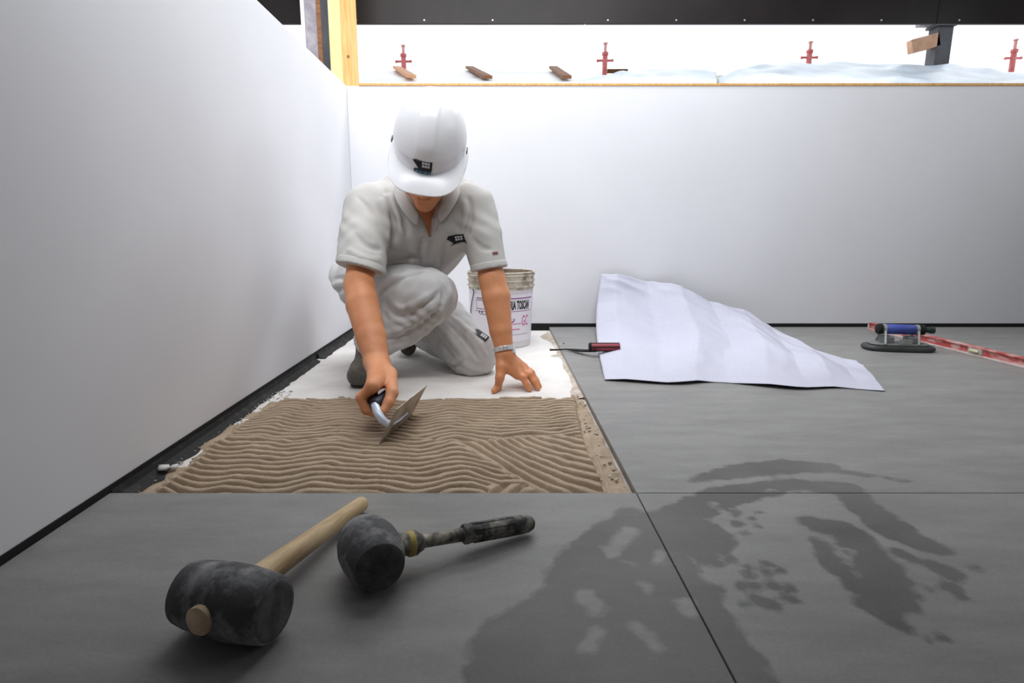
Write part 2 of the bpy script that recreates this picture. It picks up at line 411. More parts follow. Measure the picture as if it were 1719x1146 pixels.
tile(XJ+g, XJ+1.6, YJ+0.0008, YB-0.012, 0.0125)              # back right, under the drawing
tile(XJ+1.602, XR, YJ+0.0008, YB-0.012, 0.2); tile(XJ+1.602, XR, -0.6, YJ-0.0008, 0.2)
tile(XL+0.006, XR, YF, -0.602, 0.3)
bm = bmesh.new()
add_box(bm, (XL+0.03, YF, ZS-0.001), (XJ-0.02, YJ-0.006, -TILE_T)); add_box(bm, (XJ+0.003, YF, ZS-0.001), (XR, YB-0.02, -TILE_T))
bm_obj('adhesive_layer', bm, M_MORTAR, floor)

# partitions: painted boards standing on a black strip
WT = 1.165
tag(box_obj('wall_left', (XL-0.10, YF, 0.012), (XL, YB+0.10, WT), M_WALL, bevel=0.002), kind='structure')
tag(box_obj('wall_back', (XL+0.0005, YB, 0.016), (XR, YB+0.10, WT), M_WALL, bevel=0.002), kind='structure')
tag(box_obj('trim_1', (XL+0.06, YB-0.004, WT), (XR, YB+0.11, WT+0.012), M_WOOD, bevel=0.002), kind='structure')
base_l = tag(box_obj('baseboard_left', (XL-0.06, YF, ZS), (XL+0.0012, YB, 0.0118), M_BLACK2), kind='structure')
tag(box_obj('baseboard_back', (XL+0.004, YB-0.004, ZS), (XR, YB+0.06, 0.0155), M_BLACK2), kind='structure')
# ragged tar membrane turned up at the foot of the left wall, in the open bay
bm = bmesh.new(); ny = 420
ya, yb = YJ+0.004, YB-0.006
prev = None
for i in range(ny):
    y = ya + (yb-ya)*i/(ny-1)
    w = 0.022 + 0.012*mnoise.noise((y*9, 3, 0)) + 0.007*mnoise.noise((y*24, 1, 0))
    w *= 1.0 + 0.5*max(0, 1-(y-ya)/0.45)
    gap = abs(y - 2.205) < 0.014
    if gap: prev = None; continue
    row = [bm.verts.new((XL+0.0036, y, 0.004)), bm.verts.new((XL+0.0075, y, -0.010)), bm.verts.new((XL+0.010+w*0.4, y, ZS+0.004)), bm.verts.new((XL+0.010+w, y, ZS+0.0004))]
    if prev:
        for a in range(3): bm.faces.new((prev[a], prev[a+1], row[a+1], row[a]))
    prev = row
bmesh.ops.recalc_face_normals(bm, faces=bm.faces)
bm_obj('membrane', bm, M_BLACK, base_l)

# unseen dark roof added to shade the foreground, its opening shaped for the light
RZ = 2.45
ceil = bmesh.new()
ox0, ox1, oy0, oy1 = -0.95, 1.25, 1.85, 2.8
for lo, hi in (((-4, YF-.3, RZ), (5, oy0, RZ+.1)), ((-4, oy1, RZ), (5, 3.6, RZ+.1)), ((-4, oy0, RZ), (ox0, oy1, RZ+.1)), ((ox1, oy0, RZ), (5, oy1, RZ+.1))):
    add_box(ceil, lo, hi)
tag(bm_obj('light_block_roof', ceil, M_CEIL), kind='structure')
M_FAR = mat('light_block_grey', (70, 68, 66), 0.9, (80, 78, 76), 4)  # kept dark so the added enclosure bounces little light
tag(box_obj('light_block_front', (-4, YF-.3, -0.12), (5, YF-.1, RZ), M_FAR), kind='structure')  # unseen, added behind the camera to block sky light
tag(box_obj('light_block_right', (XR, YF-.1, -0.12), (XR+.1, YB+.1, RZ), M_FAR), kind='structure')  # unseen, added to keep the right side dark
tag(box_obj('light_block_left', (-1.9, YF-.1, -0.12), (-1.8, 2.0, RZ), M_FAR), kind='structure')  # unseen screen added beyond the left partition to block sky light

# fascia of film-faced boards above the strip of sky
YP = 3.35
zlow = at(1100, 40, YP)[2]
fas = empty('trim_2', (0, YP, zlow)); tag(fas, kind='structure')
scr_me = None
for (x0, x1) in ((-3.2, at(507, 30, YP)[0]), (at(560, 30, YP)[0], at(983, 30, YP)[0]-.001), (at(983, 30, YP)[0]+.001, at(983, 30, YP)[0]+1.9), (at(983, 30, YP)[0]+1.902, 4.2)):
    box_obj('panel', (x0, 0, 0), (x1, 0.02, RZ-zlow), M_DARKPANEL, fas, 0.002)
    n = max(1, int((x1-x0)/0.36))
    for i in range(n):
        for zz in (0.018, 0.33):
            s_ = tube_obj('screw', [(x0+.12+i*.37, -0.0025, zz), (x0+.12+i*.37, 0.001, zz)], [0.0045, 0.006], None, fas, 8) if scr_me is None else bpy.data.objects.new('screw', scr_me)
            if scr_me is None:
                scr_me = s_.data; scr_me.materials.append(mat('zinc', (180, 178, 176), 0.4, metallic=0.6)); X0S, Z0S = x0+.12+i*.37, zz
            else:
                COL.objects.link(s_); s_.parent = fas; s_.location = (x0+.12+i*.37-X0S, 0, zz-Z0S)

# ------------------------------------------------------------------ beyond the partition
def sheet(name, ctrl, nu, nv, m, wob=0.0, seed=0, parent=None, thick=0.002, freq=6.0):
    """sheet through a grid of surveyed points (rows x cols), Catmull-Rom both ways"""
    C = np.array(ctrl, float)
    def cr(P, t):
        n = len(P); x = t*(n-1); i = np.minimum(x.astype(int), n-2); f = (x-i)[:, None, None]
        g_ = lambda k: P[np.clip(i+k, 0, n-1)]
        p0, p1, p2, p3 = g_(-1), g_(0), g_(1), g_(2)
        p0 = np.where((i == 0)[:, None, None], 2*p1-p2, p0); p3 = np.where((i == n-2)[:, None, None], 2*p2-p1, p3)
        return 0.5*(2*p1 + (p2-p0)*f + (2*p0-5*p1+4*p2-p3)*f**2 + (3*p1-p0-3*p2+p3)*f**3)
    R = cr(C, np.linspace(0, 1, nv)); R = cr(R.transpose(1, 0, 2), np.linspace(0, 1, nu)).transpose(1, 0, 2)
    v = R.reshape(-1, 3)
    if wob:
        for q in v: q += wob*np.array(mnoise.noise_vector(Vector((q[0]*freq+seed, q[1]*freq, q[2]*freq*1.5))))*np.array([.3, .5, 1])
    i = (np.arange(nv-1)[:, None]*nu + np.arange(nu-1)[None]).ravel()
    o = mesh_obj(name, v, np.stack([i, i+1, i+1+nu, i+nu], 1), m, parent, True)
    uv = o.data.uv_layers.new(name='uv'); gu = np.stack(np.meshgrid(np.linspace(0, 1, nu), np.linspace(0, 1, nv)), -1).reshape(-1, 2)
    li = np.zeros(len(o.data.loops), np.int32); o.data.loops.foreach_get('vertex_index', li); uv.data.foreach_set('uv', gu[li].astype(np.float32).ravel())
    if thick:
        md = o.modifiers.new('thickness', 'SOLIDIFY'); md.thickness = thick; md.offset = -1
    return o
ZT = 1.55
M_EARTH = mat('pale_ground', (222, 220, 214), 0.9, (200, 196, 188), 2, 6, bump=0.3)
bm = bmesh.new()
prof = [(3.02, 0.2), (3.02, 1.10), (3.2, 1.17), (4.15, 1.53), (4.4, 1.55), (9.0, 1.45), (9.0, 0.2)]
A = [bm.verts.new((-5, y, z)) for y, z in prof]; B = [bm.verts.new((7, y, z)) for y, z in prof]
for i in range(len(prof)): bm.faces.new((A[i], A[(i+1) % len(prof)], B[(i+1) % len(prof)], B[i]))
bm.faces.new(A[::-1]); bm.faces.new(B); bmesh.ops.recalc_face_normals(bm, faces=bm.faces)
tag(bm_obj('ground', bm, M_EARTH), kind='structure')
rows = []
for Yq, vv_ in ((3.16, [151]*6), (3.5, [141, 140, 140, 141, 141, 142]), (3.9, [128]*6), (4.16, [119, 119, 118, 118, 119, 121])):
    rows.append([at(u, q, Yq) for u, q in zip((598, 680, 760, 840, 930, 1010), vv_)])
s1 = sheet('plastic_sheet', rows, 60, 24, M_PLASTICW, 0.012, 3)
tag(s1, 'smooth white plastic sheet outside, left of the bluish humps, behind the partition', 'sheet')
rows = []
us = (880, 960, 1050, 1140, 1203)
for Ys_, vv_ in (((3.10, 3.10, 3.10, 3.1, 3.1), [151, 150, 150, 149, 149]), ((3.14, 3.25, 3.35, 3.4, 3.42), [150.5, 146, 139, 136, 138]), ((3.18, 3.40, 3.6, 3.68, 3.7), [150, 143, 129, 126, 131]), ((3.24, 3.55, 3.9, 3.95, 3.95), [149, 139, 119, 114, 121])):
    rows.append([at(u, q, Yq) for u, q, Yq in zip(us, vv_, Ys_)])
s2 = sheet('plastic_sheet', rows, 60, 24, M_PLASTIC, 0.02, 9)
tag(s2, 'low bluish plastic sheet hump outside, beside the taller hump', 'sheet')
rows = []
us = (1205, 1240, 1300, 1400, 1550, 1660, 1760)
for Yq, vv_ in ((3.10, [150, 149, 148, 148, 148, 147, 147]), (3.4, [146, 136, 131, 131, 133, 136, 138]), (3.7, [140, 124, 117, 117, 120, 126, 131]), (3.95, [132, 116, 106, 106, 110, 116, 126])):
    rows.append([at(u, q, Yq) for u, q in zip(us, vv_)])
s3 = sheet('plastic_sheet', rows, 80, 26, M_PLASTIC, 0.028, 17)
tag(s3, 'tall bluish plastic sheet hump outside at the right, above the partition', 'sheet')
for i, (ua, va, ub, vb) in enumerate(((667, 117, 692, 135), (789, 117, 819, 136), (929, 117, 951, 136))):
    a = at(ua, va, 4.17) + V(0, 0, 0.012); b = at(ub, vb, 3.66) + V(0, -0.02, 0.016); d = unit(b-a); x = unit(np.cross(d, (0, 0, 1))); z = np.cross(x, d)
    o = box_obj('batten', (-0.028, -0.02, -0.008), (0.028, np.linalg.norm(b-a), 0.010), M_TIMBERBROWN if i else mat('pale_batten', (214, 160, 120), .7), None, 0.002, None)
    o.matrix_world = axes(x, d, z, a)
    tag(o, ('pale brown batten on the white sheet behind the helmet, nearest the timber post', 'middle brown batten lying on the white sheet outside', 'brown batten on the white sheet outside, nearest the bluish hump')[i], 'batten', 'battens on the white sheet')
o = box_obj('batten', (-0.07, -0.02, -0.008), (0.07, 0.02, 0.012), M_TIMBERBROWN, None, 0.002); o.location = at(1036, 120, 4.15)
tag(o, 'short brown batten end on the sheet beside a red post', 'batten')

def red_prop(u, v0, v1, Y, label):
    p0, p1 = at(u, v0, Y), at(u, v1, Y); p1[0] = p0[0]; H = p1[2]-p0[2]
    r = empty('jack_post', p0); tag(r, label, 'jack post', 'red jack posts outside')
    tube_obj('tube', [(0, 0, -0.25), (0, 0, H*0.62)], 0.019, M_RED, r)
    tube_obj('screw_thread', [(0, 0, H*0.6), (0, 0, H*0.97)], 0.011, M_REDP, r)
    tube_obj('collar', [(0, 0, H*0.56), (0, 0, H*0.66)], 0.024, M_RED, r)
    tube_obj('wing_nut', [(-0.062, 0, H*0.36), (-0.04, 0, H*0.37), (0.04, 0, H*0.37), (0.062, 0, H*0.38)], [.011, .008, .008, .011], M_RED, r, 10)
    tube_obj('head_plate', [(0, 0, H*0.96), (0, 0, H)], 0.017, M_REDP, r)
    return r
M_REDP = mat('faded_red', (216, 160, 156), 0.6)
red_prop(678, 119, 76, 4.6, 'red jack post outside above the helmet, nearest the timber post')
red_prop(1015, 119, 72, 4.6, 'red jack post outside, second from the timber post')
red_prop(1357, 112, 70, 4.6, 'red jack post outside behind the crest of the tall bluish hump')
red_prop(1698, 116, 66, 4.6, 'red jack post outside at the far right, beyond the grey column')

c0 = at(1571, 116, 4.5); c1 = at(1571, 40, 4.5)
r = empty('column', c0); tag(r, 'dark grey steel column outside with a timber bracket under the fascia', 'column')
Hc = c1[2]-c0[2]
box_obj('shaft', (-0.055, -0.05, -0.05), (0.055, 0.05, Hc-0.03), mat('grey_column', (86, 88, 96), 0.6, (70, 70, 78), 9), r, 0.004)
box_obj('cap_plate', (-0.075, -0.06, Hc-0.03), (0.07, 0.06, Hc-0.012), M_DARKSTEEL, r, 0.002)
box_obj('beam', (-0.16, -0.05, Hc-0.012), (0.10, 0.05, Hc+0.40), M_CONC, r, 0.004)
bm = bmesh.new(); add_box(bm, (-0.10, -0.03, -0.045), (0.10, 0.03, 0.045), 0.003, Matrix.Translation((-0.13, -0.02, Hc-0.14)) @ Matrix.Rotation(math.radians(-14), 4, 'Y'))
bm_obj('bracket', bm, mat('bracket_wood', (214, 176, 150), .7, (190, 148, 120), 9), r)

# timber post and concrete pillar at the corner
def upr(u0, u1, v, Y): return at(u0, v, Y)[0], at(u1, v, Y)[0]
Yq = 3.03
r = empty('timber_post', (at(575, 150, Yq)[0], Yq, 1.0)); tag(r, 'doubled pine timber post rising behind the corner of the partitions', 'post')
xa, xb = upr(556, 577, 120, Yq); xc = at(598, 120, Yq)[0]; x0 = r.location.x
box_obj('stud', (xa-x0, -0.005, -0.2), (xb-x0-.001, 0.065, 1.4), M_WOODPALE, r, 0.003)['label'] = 'pale yellow stud'
box_obj('stud', (xb-x0, -0.012, -0.2), (xc-x0-.002, 0.065, 1.4), M_WOOD, r, 0.003)['label'] = 'orange brown stud with knots'
kn = tube_obj('knot', [(at(585.5, 95, Yq)[0]-x0, -0.0128, at(585, 95, Yq-.012)[2]-1.0), (at(585.5, 95, Yq)[0]-x0, -0.010, at(585, 95, Yq-.012)[2]-1.0)], [0.0075, 0.009], M_TIMBERBROWN, r, 12)
Yq = 3.2
r = empty('pillar', (at(533, 60, Yq)[0], Yq, 0.6)); x0 = r.location.x; tag(r, 'rough grey concrete pillar with a dark steel face, left of the timber post', 'pillar')
xa, xb = upr(513, 533, 60, Yq); xc = at(541, 60, Yq)[0]; xd = at(556, 60, Yq)[0]
box_obj('shaft', (xa-x0, 0, 0), (xb-x0, 0.1, 1.75), M_CONC, r, 0.004)
box_obj('form_board', (xb-x0, -0.004, 0), (xc-x0, 0.1, 1.75), M_TIMBERBROWN, r, 0.002)
box_obj('steel_plate', (xc-x0, -0.006, 0), (xd-x0, 0.1, 1.75), M_DARKSTEEL, r, 0.002)
box_obj('lit_edge_strip', (xa-x0-0.022, 0.006, 0), (xa-x0-.001, 0.08, 1.75), mat('lit_edge_pale', (232, 232, 238), .6), r, 0.002)  # pale strip painted in for the lit left edge of the pillar

# ------------------------------------------------------------------ mortar bed combed with a notched trowel
x0, x1, y0, y1 = XL+0.02, XJ-0.002, YJ+0.002, 1.70
dx, dy = 0.0034, 0.0021
xs = np.arange(x0, x1, dx); ys = np.arange(y0, y1, dy)
X, Y = np.meshgrid(xs, ys)
def nz(sx, sy, o=0.0):                       # cheap smooth value noise
    gx = np.floor(X*sx+o).astype(int); gy = np.floor(Y*sy+o*1.7).astype(int); fx = X*sx+o-gx; fy = Y*sy+o*1.7-gy
    fx, fy = fx*fx*(3-2*fx), fy*fy*(3-2*fy); T = np.random.RandomState(int(o*10)+7).rand(256)*2-1
    hsh = lambda i, j: T[((i*73 + j*151) % 256)]
    return (hsh(gx, gy)*(1-fx)*(1-fy) + hsh(gx+1, gy)*fx*(1-fy) + hsh(gx, gy+1)*(1-fx)*fy + hsh(gx+1, gy+1)*fx*fy)
wave = 0.0110*np.sin(X*24+0.6+2.2*nz(3, 3, 2.0)) + 0.0075*np.sin(X*41+Y*6+1) + 0.006*nz(9, 3, 3.0)
qA = (Y + wave*0.9 + 0.003*np.sin(X*55))/0.0238
qB = (Y + wave*1.25 + 0.02*X)/0.0262
# swept fan on the right
Xt = np.clip((X+0.12)/0.34, 0, 1)
G = np.where(X < 0.09, 1.45*(X-0.09), 0) + np.where(X >= 0.09, 0.30*(X-0.09) + 1.15*0.04*(1-np.exp(-(X-0.09)/0.04)), 0)
qC = (Y + G + 0.006*np.sin(X*40))/0.040
yab = 1.30 + 0.012*np.sin(X*17) + 0.01*nz(10, 1, 5.0)
bnd = 1.295 - 1.50*(X+0.115)                # edge of the fan
front = (Y < yab); fan = front & (Y > bnd) & (X > -0.14)
qD = (X*0.9 - Y*0.55)/0.034
toe = front & ~fan & (X > -0.02) & (Y < 1.035 + 0.15*(X+0.02))
q = np.where(fan, qC, np.where(front, qB, qA)); q = np.where(toe, qD, q)
rdg = 0.5 + 0.5*np.cos(2*math.pi*q); rdg = np.clip(rdg*1.7-0.12, 0, 1); rdg = rdg*rdg*(3-2*rdg)
H = 0.0006 + 0.0175*rdg*(0.88+0.12*nz(30, 30, 1.0)) + 0.0010*nz(60, 60, 2.0)
# lumps where strokes meet
for edge, wdt in ((np.abs(Y-yab), 0.010), (np.where(front & (X > -0.14) & (X < 0.1), np.abs(Y-bnd)*0.55, 1), 0.009)):
    m_ = np.exp(-(edge/wdt)**2); H = H*(1-0.55*m_) + m_*(0.0065+0.0035*nz(45, 45, 4.0))
m_ = np.exp(-((Y-YJ)/0.012)**2); H = H*(1-m_) + m_*(0.006+0.006*nz(60, 20, 6.0))
# margins
xl = XL+0.045 + 0.012*nz(3, 12, 7.0) + 0.02*np.clip((Y-1.3)/0.4, 0, 1); 
xr = XJ-0.058 + 0.025*np.clip((Y-1.3)/0.35, 0, 1)*1.0 + 0.004*nz(3, 22, 8.0)
rt = np.clip((X-xr)/0.006, 0, 1); smear = 0.004 + 0.004*nz(24, 24, 9.0) + 0.008*np.exp(-((X-xr-0.013)/0.005)**2)*(Y < 1.29) + 0.005*nz(70, 60, 15.0)*(X > xr+0.02)
H = H*(1-rt) + rt*np.maximum(smear, 0.0012)
lt = np.clip((xl+0.03-X)/0.02, 0, 1); H = H*(1-lt) + lt*(0.003+0.004*nz(26, 26, 11.0)+0.008*np.exp(-((xl+0.014-X)/0.006)**2))
H = np.where(X < xl-0.012, H*np.clip(1-(xl-0.012-X)/0.012, 0, 1) + 0.0, H)
yend = 1.632 + 0.012*np.sin(X*9+1) + 0.009*nz(22, 1, 12.0) + 0.004*nz(90, 1, 13.0) - 0.02*np.exp(-((X+0.62)/0.06)**2) + np.clip((X-0.21)/0.05, 0, 1)*0.1
fade = np.clip((yend - Y)/0.006, 0, 1); H = H*fade
keep = H > 0.0004
Z = ZS + H
vid = np.arange(X.size).reshape(X.shape)
kq = keep[:-1, :-1] | keep[1:, :-1] | keep[:-1, 1:] | keep[1:, 1:]
i = vid[:-1, :-1][kq]; nX = X.shape[1]
Q = np.stack([i, i+1, i+1+nX, i+nX], 1); used = np.unique(Q); rm = np.full(X.size, -1); rm[used] = np.arange(len(used))
bed = mesh_obj('mortar_bed', np.stack([X.ravel(), Y.ravel(), np.where(H > 0.0002, Z, ZS-0.001).ravel()], 1)[used], rm[Q], M_MORTAR, None, True)
tag(bed, 'tan mortar bed combed into wavy ridges on the pale screed', 'mortar', kind='stuff')

# mortar residue along the tile edge beyond the bed, crumbs
bm = bmesh.new(); prev = None
for i in range(120):
    y = 1.66 + (2.86-1.66)*i/119
    w = 0.012 + 0.010*mnoise.noise((y*7, 9, 0)) + 0.006*mnoise.noise((y*30, 2, 0)) + 0.05*math.exp(-((y-2.70)/0.10)**2) + 0.03*math.exp(-((y-1.66)/0.12)**2) + 0.035*math.exp(-((y-2.28)/0.03)**2)
    row = [bm.verts.new((XJ+0.001, y, ZS+0.007)), bm.verts.new((XJ-0.3*w, y, ZS+0.005+0.002*mnoise.noise((y*50, 0, 0)))), bm.verts.new((XJ-w, y, ZS-0.0005))]
    if prev:
        for a in range(2): bm.faces.new((prev[a], row[a], row[a+1], prev[a+1]))
    prev = row
bmesh.ops.recalc_face_normals(bm, faces=bm.faces)
tag(bm_obj('mortar_smear', bm, M_MORTAR2, None, True), 'dried mortar smeared along the edge of the back tile', 'mortar', kind='stuff')
def blob(bm, c, r, sq=0.6):
    rr = bmesh.ops.create_icosphere(bm, subdivisions=1, radius=1.0); s_ = random.random()*50
    for v in rr['verts']:
        k = r*(0.75+0.5*mnoise.noise(v.co*1.3+Vector((s_, s_, 0)))); v.co = Vector(c) + Vector((v.co.x*k*random.uniform(.9, 1.1), v.co.y*k, v.co.z*k*sq))
bm = bmesh.new()
for _ in range(260):
    y = random.uniform(1.0, 1.75); blob(bm, (XL+random.uniform(.015, .085), y, ZS+0.002), random.uniform(.001, .0045))
for _ in range(150):
    x = random.uniform(XL+.08, XJ-.01); blob(bm, (x, 1.632+0.012*math.sin(x*9+1)+random.uniform(-.012, .02), ZS+0.003), random.uniform(.001, .004))
for _ in range(70): blob(bm, (XJ-random.uniform(.006, .055), random.uniform(1.0, 1.68), ZS+0.006), random.uniform(.002, .006))
tag(bm_obj('mortar_crumbs', bm, M_MORTAR2, None, True), 'small crumbs of dried mortar along the edges of the combed bed', 'crumbs', kind='stuff')
bm = bmesh.new(); blob(bm, spot(274, 785, ZS+.012), 0.019, 0.35); blob(bm, spot(292, 783, ZS+.012), 0.013, 0.4)
tag(bm_obj('mortar_chip', bm, M_SCREED, None, True), 'pale flat mortar chip in the dark gap beside the left wall', 'chip')
bm = bmesh.new(); blob(bm, spot(946, 576, .002), 0.007, 0.3); o = bm_obj('debris_chip', bm, M_DARKSTEEL, None, True); tag(o, 'tiny dark chip on the back tile above the black blade', 'chip')
# ------------------------------------------------------------------ tools in the foreground
M_RUBBER = mat('grey_rubber', (76, 76, 77), 0.75, (150, 150, 152), 24, 9, bump=0.25, bscale=60, lo=0.46, hi=0.66)
M_RUBFACE = mat('black_rubber', (56, 56, 57), 0.8, (104, 104, 105), 30, 8, bump=0.3, bscale=60)
M_HANDLE = mat('ash_handle', (216, 192, 152), 0.6, (182, 152, 110), 5, 6, bump=0.10, stretch=(16, 1.6, 16))
M_DOWEL = mat('ash_end_grain', (222, 198, 166), 0.7, (200, 172, 140), 60, 5, bump=0.2)
M_GRIPDIRT = mat('dirty_black_grip', (48, 48, 47), 0.7, (150, 146, 136), 34, 8, bump=0.35, bscale=60, lo=0.42, hi=0.62)
M_SHAFTDIRT = mat('dirty_shaft', (70, 68, 62), 0.65, (176, 168, 152), 40, 8, bump=0.35, bscale=60, lo=0.42, hi=0.62)
M_YELLOW = mat('yellow_band', (214, 190, 96), 0.6, (150, 136, 84), 50, 5)

def lathe_x(name, prof, m, parent, seg=40, sharp=45, M=None):
    """profile of (x, r) turned about the local X axis"""
    bm = bmesh.new(); rings = []
    for x, rr in prof:
        if rr < 1e-6: rings.append([bm.verts.new((x, 0, 0))])
        else: rings.append([bm.verts.new((x, rr*math.cos(2*math.pi*i/seg), rr*math.sin(2*math.pi*i/seg))) for i in range(seg)])
    for A, B in zip(rings, rings[1:]):
        if len(A) == 1 and len(B) == 1: continue
        for i in range(seg):
            j = (i+1) % seg
            if len(A) == 1: bm.faces.new((A[0], B[i], B[j]))
            elif len(B) == 1: bm.faces.new((A[i], B[0], A[j]))
            else: bm.faces.new((A[i], B[i], B[j], A[j]))
    for R_, fl in ((rings[0], 0), (rings[-1], 1)):
        if len(R_) > 1: bm.faces.new(R_)
    bmesh.ops.recalc_face_normals(bm, faces=bm.faces)
    if M is not None: bmesh.ops.transform(bm, matrix=M, verts=bm.verts)
    o = bm_obj(name, bm, m, parent, True); sharpen(o, sharp); return o

def mallet(base, phi, tilt):
    r = empty('rubber_mallet', base); r.rotation_euler = (0, 0, phi); return r
# mallet with a wooden handle: local X = head axis, local Y = handle
c = spot(387, 1008, 0.044)
R1 = empty('rubber_mallet', (c[0], c[1], 0.0)); R1.rotation_euler = (0, 0, math.radians(-16))
tag(R1, 'grey rubber mallet with a pale wooden handle, nearest the camera', 'mallet', 'mallets on the front tile')
zc = 0.044
hp = [(x_*.86, r_) for x_, r_ in [(-.072, 0.0), (-.072, .034), (-.069, .0372), (-.05, .0402), (-.02, .0428), (.0, .0432), (.0006, .0426), (.002, .0426), (.0026, .0432), (.025, .0428), (.05, .0408), (.069, .0382), (.0725, .0350)]]
tl = math.radians(-5.2)
lathe_x('head', hp, M_RUBBER, R1, 48, 50, Matrix.Translation((0, 0, zc)))
lathe_x('striking_face', [(.0621, .0352), (.0636, .034), (.0642, .029), (.0646, .0)], M_RUBFACE, R1, 48, 60, Matrix.Translation((0, 0, zc)))['label'] = 'worn black end face'
Mh = Matrix.Translation((-0.004, 0, zc)) @ Matrix.Rotation(tl, 4, 'X') @ Matrix.Rotation(math.pi/2, 4, 'Z')
lathe_x('handle', [(-.030, .0168), (.0, .0168), (.05, .0172), (.12, .0160), (.22, .0142), (.29, .0132), (.315, .0130), (.321, .0115), (.323, .0)], M_HANDLE, R1, 24, 50, Mh)
lathe_x('handle_end', [(-.0470, .0), (-.0470, .0158), (-.0460, .0168), (-.030, .0170)], M_DOWEL, R1, 24, 50, Mh)['label'] = 'sawn round end of the handle showing through the head'
# mallet with a dirty black grip
c = spot(622, 925, 0.042)
R2 = empty('rubber_mallet', (c[0], c[1], 0.0)); R2.rotation_euler = (0, 0, math.radians(-62))
tag(R2, 'round grey rubber mallet with a mortar-stained black grip, second from the camera', 'mallet', 'mallets on the front tile')
zc = 0.0435
lathe_x('head', [(-.052, 0), (-.052, .026), (-.049, .031), (-.03, .0395), (-.01, .0432), (.006, .0434), (.025, .0415), (.043, .0355), (.0475, .0335)], M_RUBBER, R2, 48, 50, Matrix.Translation((0, 0, zc)))
lathe_x('striking_face', [(.0472, .0337), (.0495, .031), (.051, .02), (.0515, .0)], M_RUBFACE, R2, 48, 60, Matrix.Translation((0, 0, zc)))
tl = math.radians(-5.5)
Mh = Matrix.Translation((0, 0, zc)) @ Matrix.Rotation(tl, 4, 'X') @ Matrix.Rotation(math.pi/2, 4, 'Z')
lathe_x('socket', [(.030, .0235), (.040, .0185), (.050, .0155), (.053, .0172), (.066, .0178), (.070, .0150), (.076, .0125), (.079, .0)], M_SHAFTDIRT, R2, 24, 40, Mh)
lathe_x('band', [(.0535, .0174), (.0545, .0183), (.0610, .0185), (.0620, .0177)], M_YELLOW, R2, 24, 40, Mh)['label'] = 'worn yellow band'
lathe_x('shaft', [(.072, .0098), (.10, .0096), (.146, .0104)], M_SHAFTDIRT, R2, 20, 40, Mh)
lathe_x('grip', [(.141, .0), (.141, .0128), (.143, .0150), (.149, .0152), (.152, .0142), (.20, .0146), (.242, .0152), (.255, .0140), (.263, .0105), (.267, .005), (.268, .0)], M_GRIPDIRT, R2, 24, 50, Mh)
bmx = bmesh.new()
for i in range(8):
    a = 2*math.pi*i/8; add_box(bmx, (.156, -.0016, .0135), (.226, .0016, .0156), 0.0005, Matrix.Rotation(a, 4, 'X'))
bmesh.ops.transform(bmx, matrix=Mh, verts=bmx.verts); bm_obj('grip_rib', bmx, M_GRIPDIRT, R2)['kind'] = 'stuff'

# ------------------------------------------------------------------ bucket
BX, BY = 0.008, 2.555
M_BUCKET = mat('white_plastic', (226, 222, 226), 0.5, (214, 208, 212), 9, 5)
M_RIM = mat('mortar_stained_plastic', (208, 200, 184), 0.7, (132, 118, 96), 26, 7, bump=0.4, bscale=60, lo=0.42, hi=0.68)
M_INSIDE = mat('mortar_crust', (150, 136, 114), 0.85, (98, 84, 66), 22, 6, bump=0.4)
M_PURPLE = mat('purple_print', (150, 92, 150), 0.6); M_PINK = mat('pink_print', (206, 120, 170), 0.6); M_INK = mat('black_print', (48, 44, 50), 0.6)
bk = empty('bucket', (BX, BY, ZS)); tag(bk, 'white plastic mortar bucket with a crusted rim behind the kneeling man', 'bucket')
zr = at(840, 458, BY-0.15)[2] - ZS
def brad(z): return 0.134 + (0.147-0.134)*z/zr
def lathe_z(name, prof, m, parent, seg=56, sharp=40):
    return lathe_x(name, [(z, r_) for z, r_ in prof], m, parent, seg, sharp, Matrix(((0, 0, 1, 0), (0, 1, 0, 0), (1, 0, 0, 0), (0, 0, 0, 1))))
z1 = zr-0.075
lathe_z('shell', [(0.0, 0.0), (0.0, .130), (.004, .134), (z1, brad(z1)), (z1, brad(z1)-.004), (.012, .129), (.012, 0)], M_BUCKET, bk)
pr = [(z1-.001, brad(z1)-.004), (z1-.001, brad(z1)+.001)]
for k in range(3):
    zb = z1 + 0.008 + k*0.024
    pr += [(zb, brad(zb)+.001), (zb+.002, brad(zb)+.006), (zb+.007, brad(zb)+.006), (zb+.009, brad(zb)+.001)]
pr += [(zr-.006, brad(zr)+.002), (zr-.003, brad(zr)+.006), (zr, brad(zr)+.004), (zr, brad(zr)-.002), (z1-.001, brad(z1)-.005)]
lathe_z('rim', pr, M_RIM, bk)['label'] = 'ribbed rim crusted with mortar'
lathe_z('mortar_fill', [(zr-.11, 0), (zr-.108, .07), (zr-.10, brad(zr-.1)-.006), (zr-.002, brad(zr)-.006), (zr-.002, brad(zr)-.0035), (zr-.112, brad(zr-.11)-.0035)], M_INSIDE, bk)
def wrap(pts2, off=0.0008):                  # (arc metres from the front, height) onto the bucket wall
    out = []
    for s_, z in pts2:
        rr = brad(z)+off; a = s_/0.14; out.append((rr*math.sin(a), -rr*math.cos(a), z))
    return out
def patch(name, s0, s1, za, zb, m, parent, off=0.0008, n=None):
    n = n or max(2, int(abs(s1-s0)/0.008)); P_ = [s0+(s1-s0)*i/n for i in range(n+1)]
    v = wrap([(a, za) for a in P_] + [(a, zb) for a in P_], off)
    return mesh_obj(name, v, [(i, i+1, n+2+i, n+1+i) for i in range(n)], m, parent)
def zpx(v): return at(840, v, BY-0.14)[2]-ZS
lab = patch('label', -0.185, 0.20, zpx(575), zpx(495), mat('label_paper', (236, 230, 238), 0.55), bk, 0.0006)
patch('rule', -0.118, 0.165, zpx(502.6), zpx(500.6), M_PURPLE, lab, 0.0011)
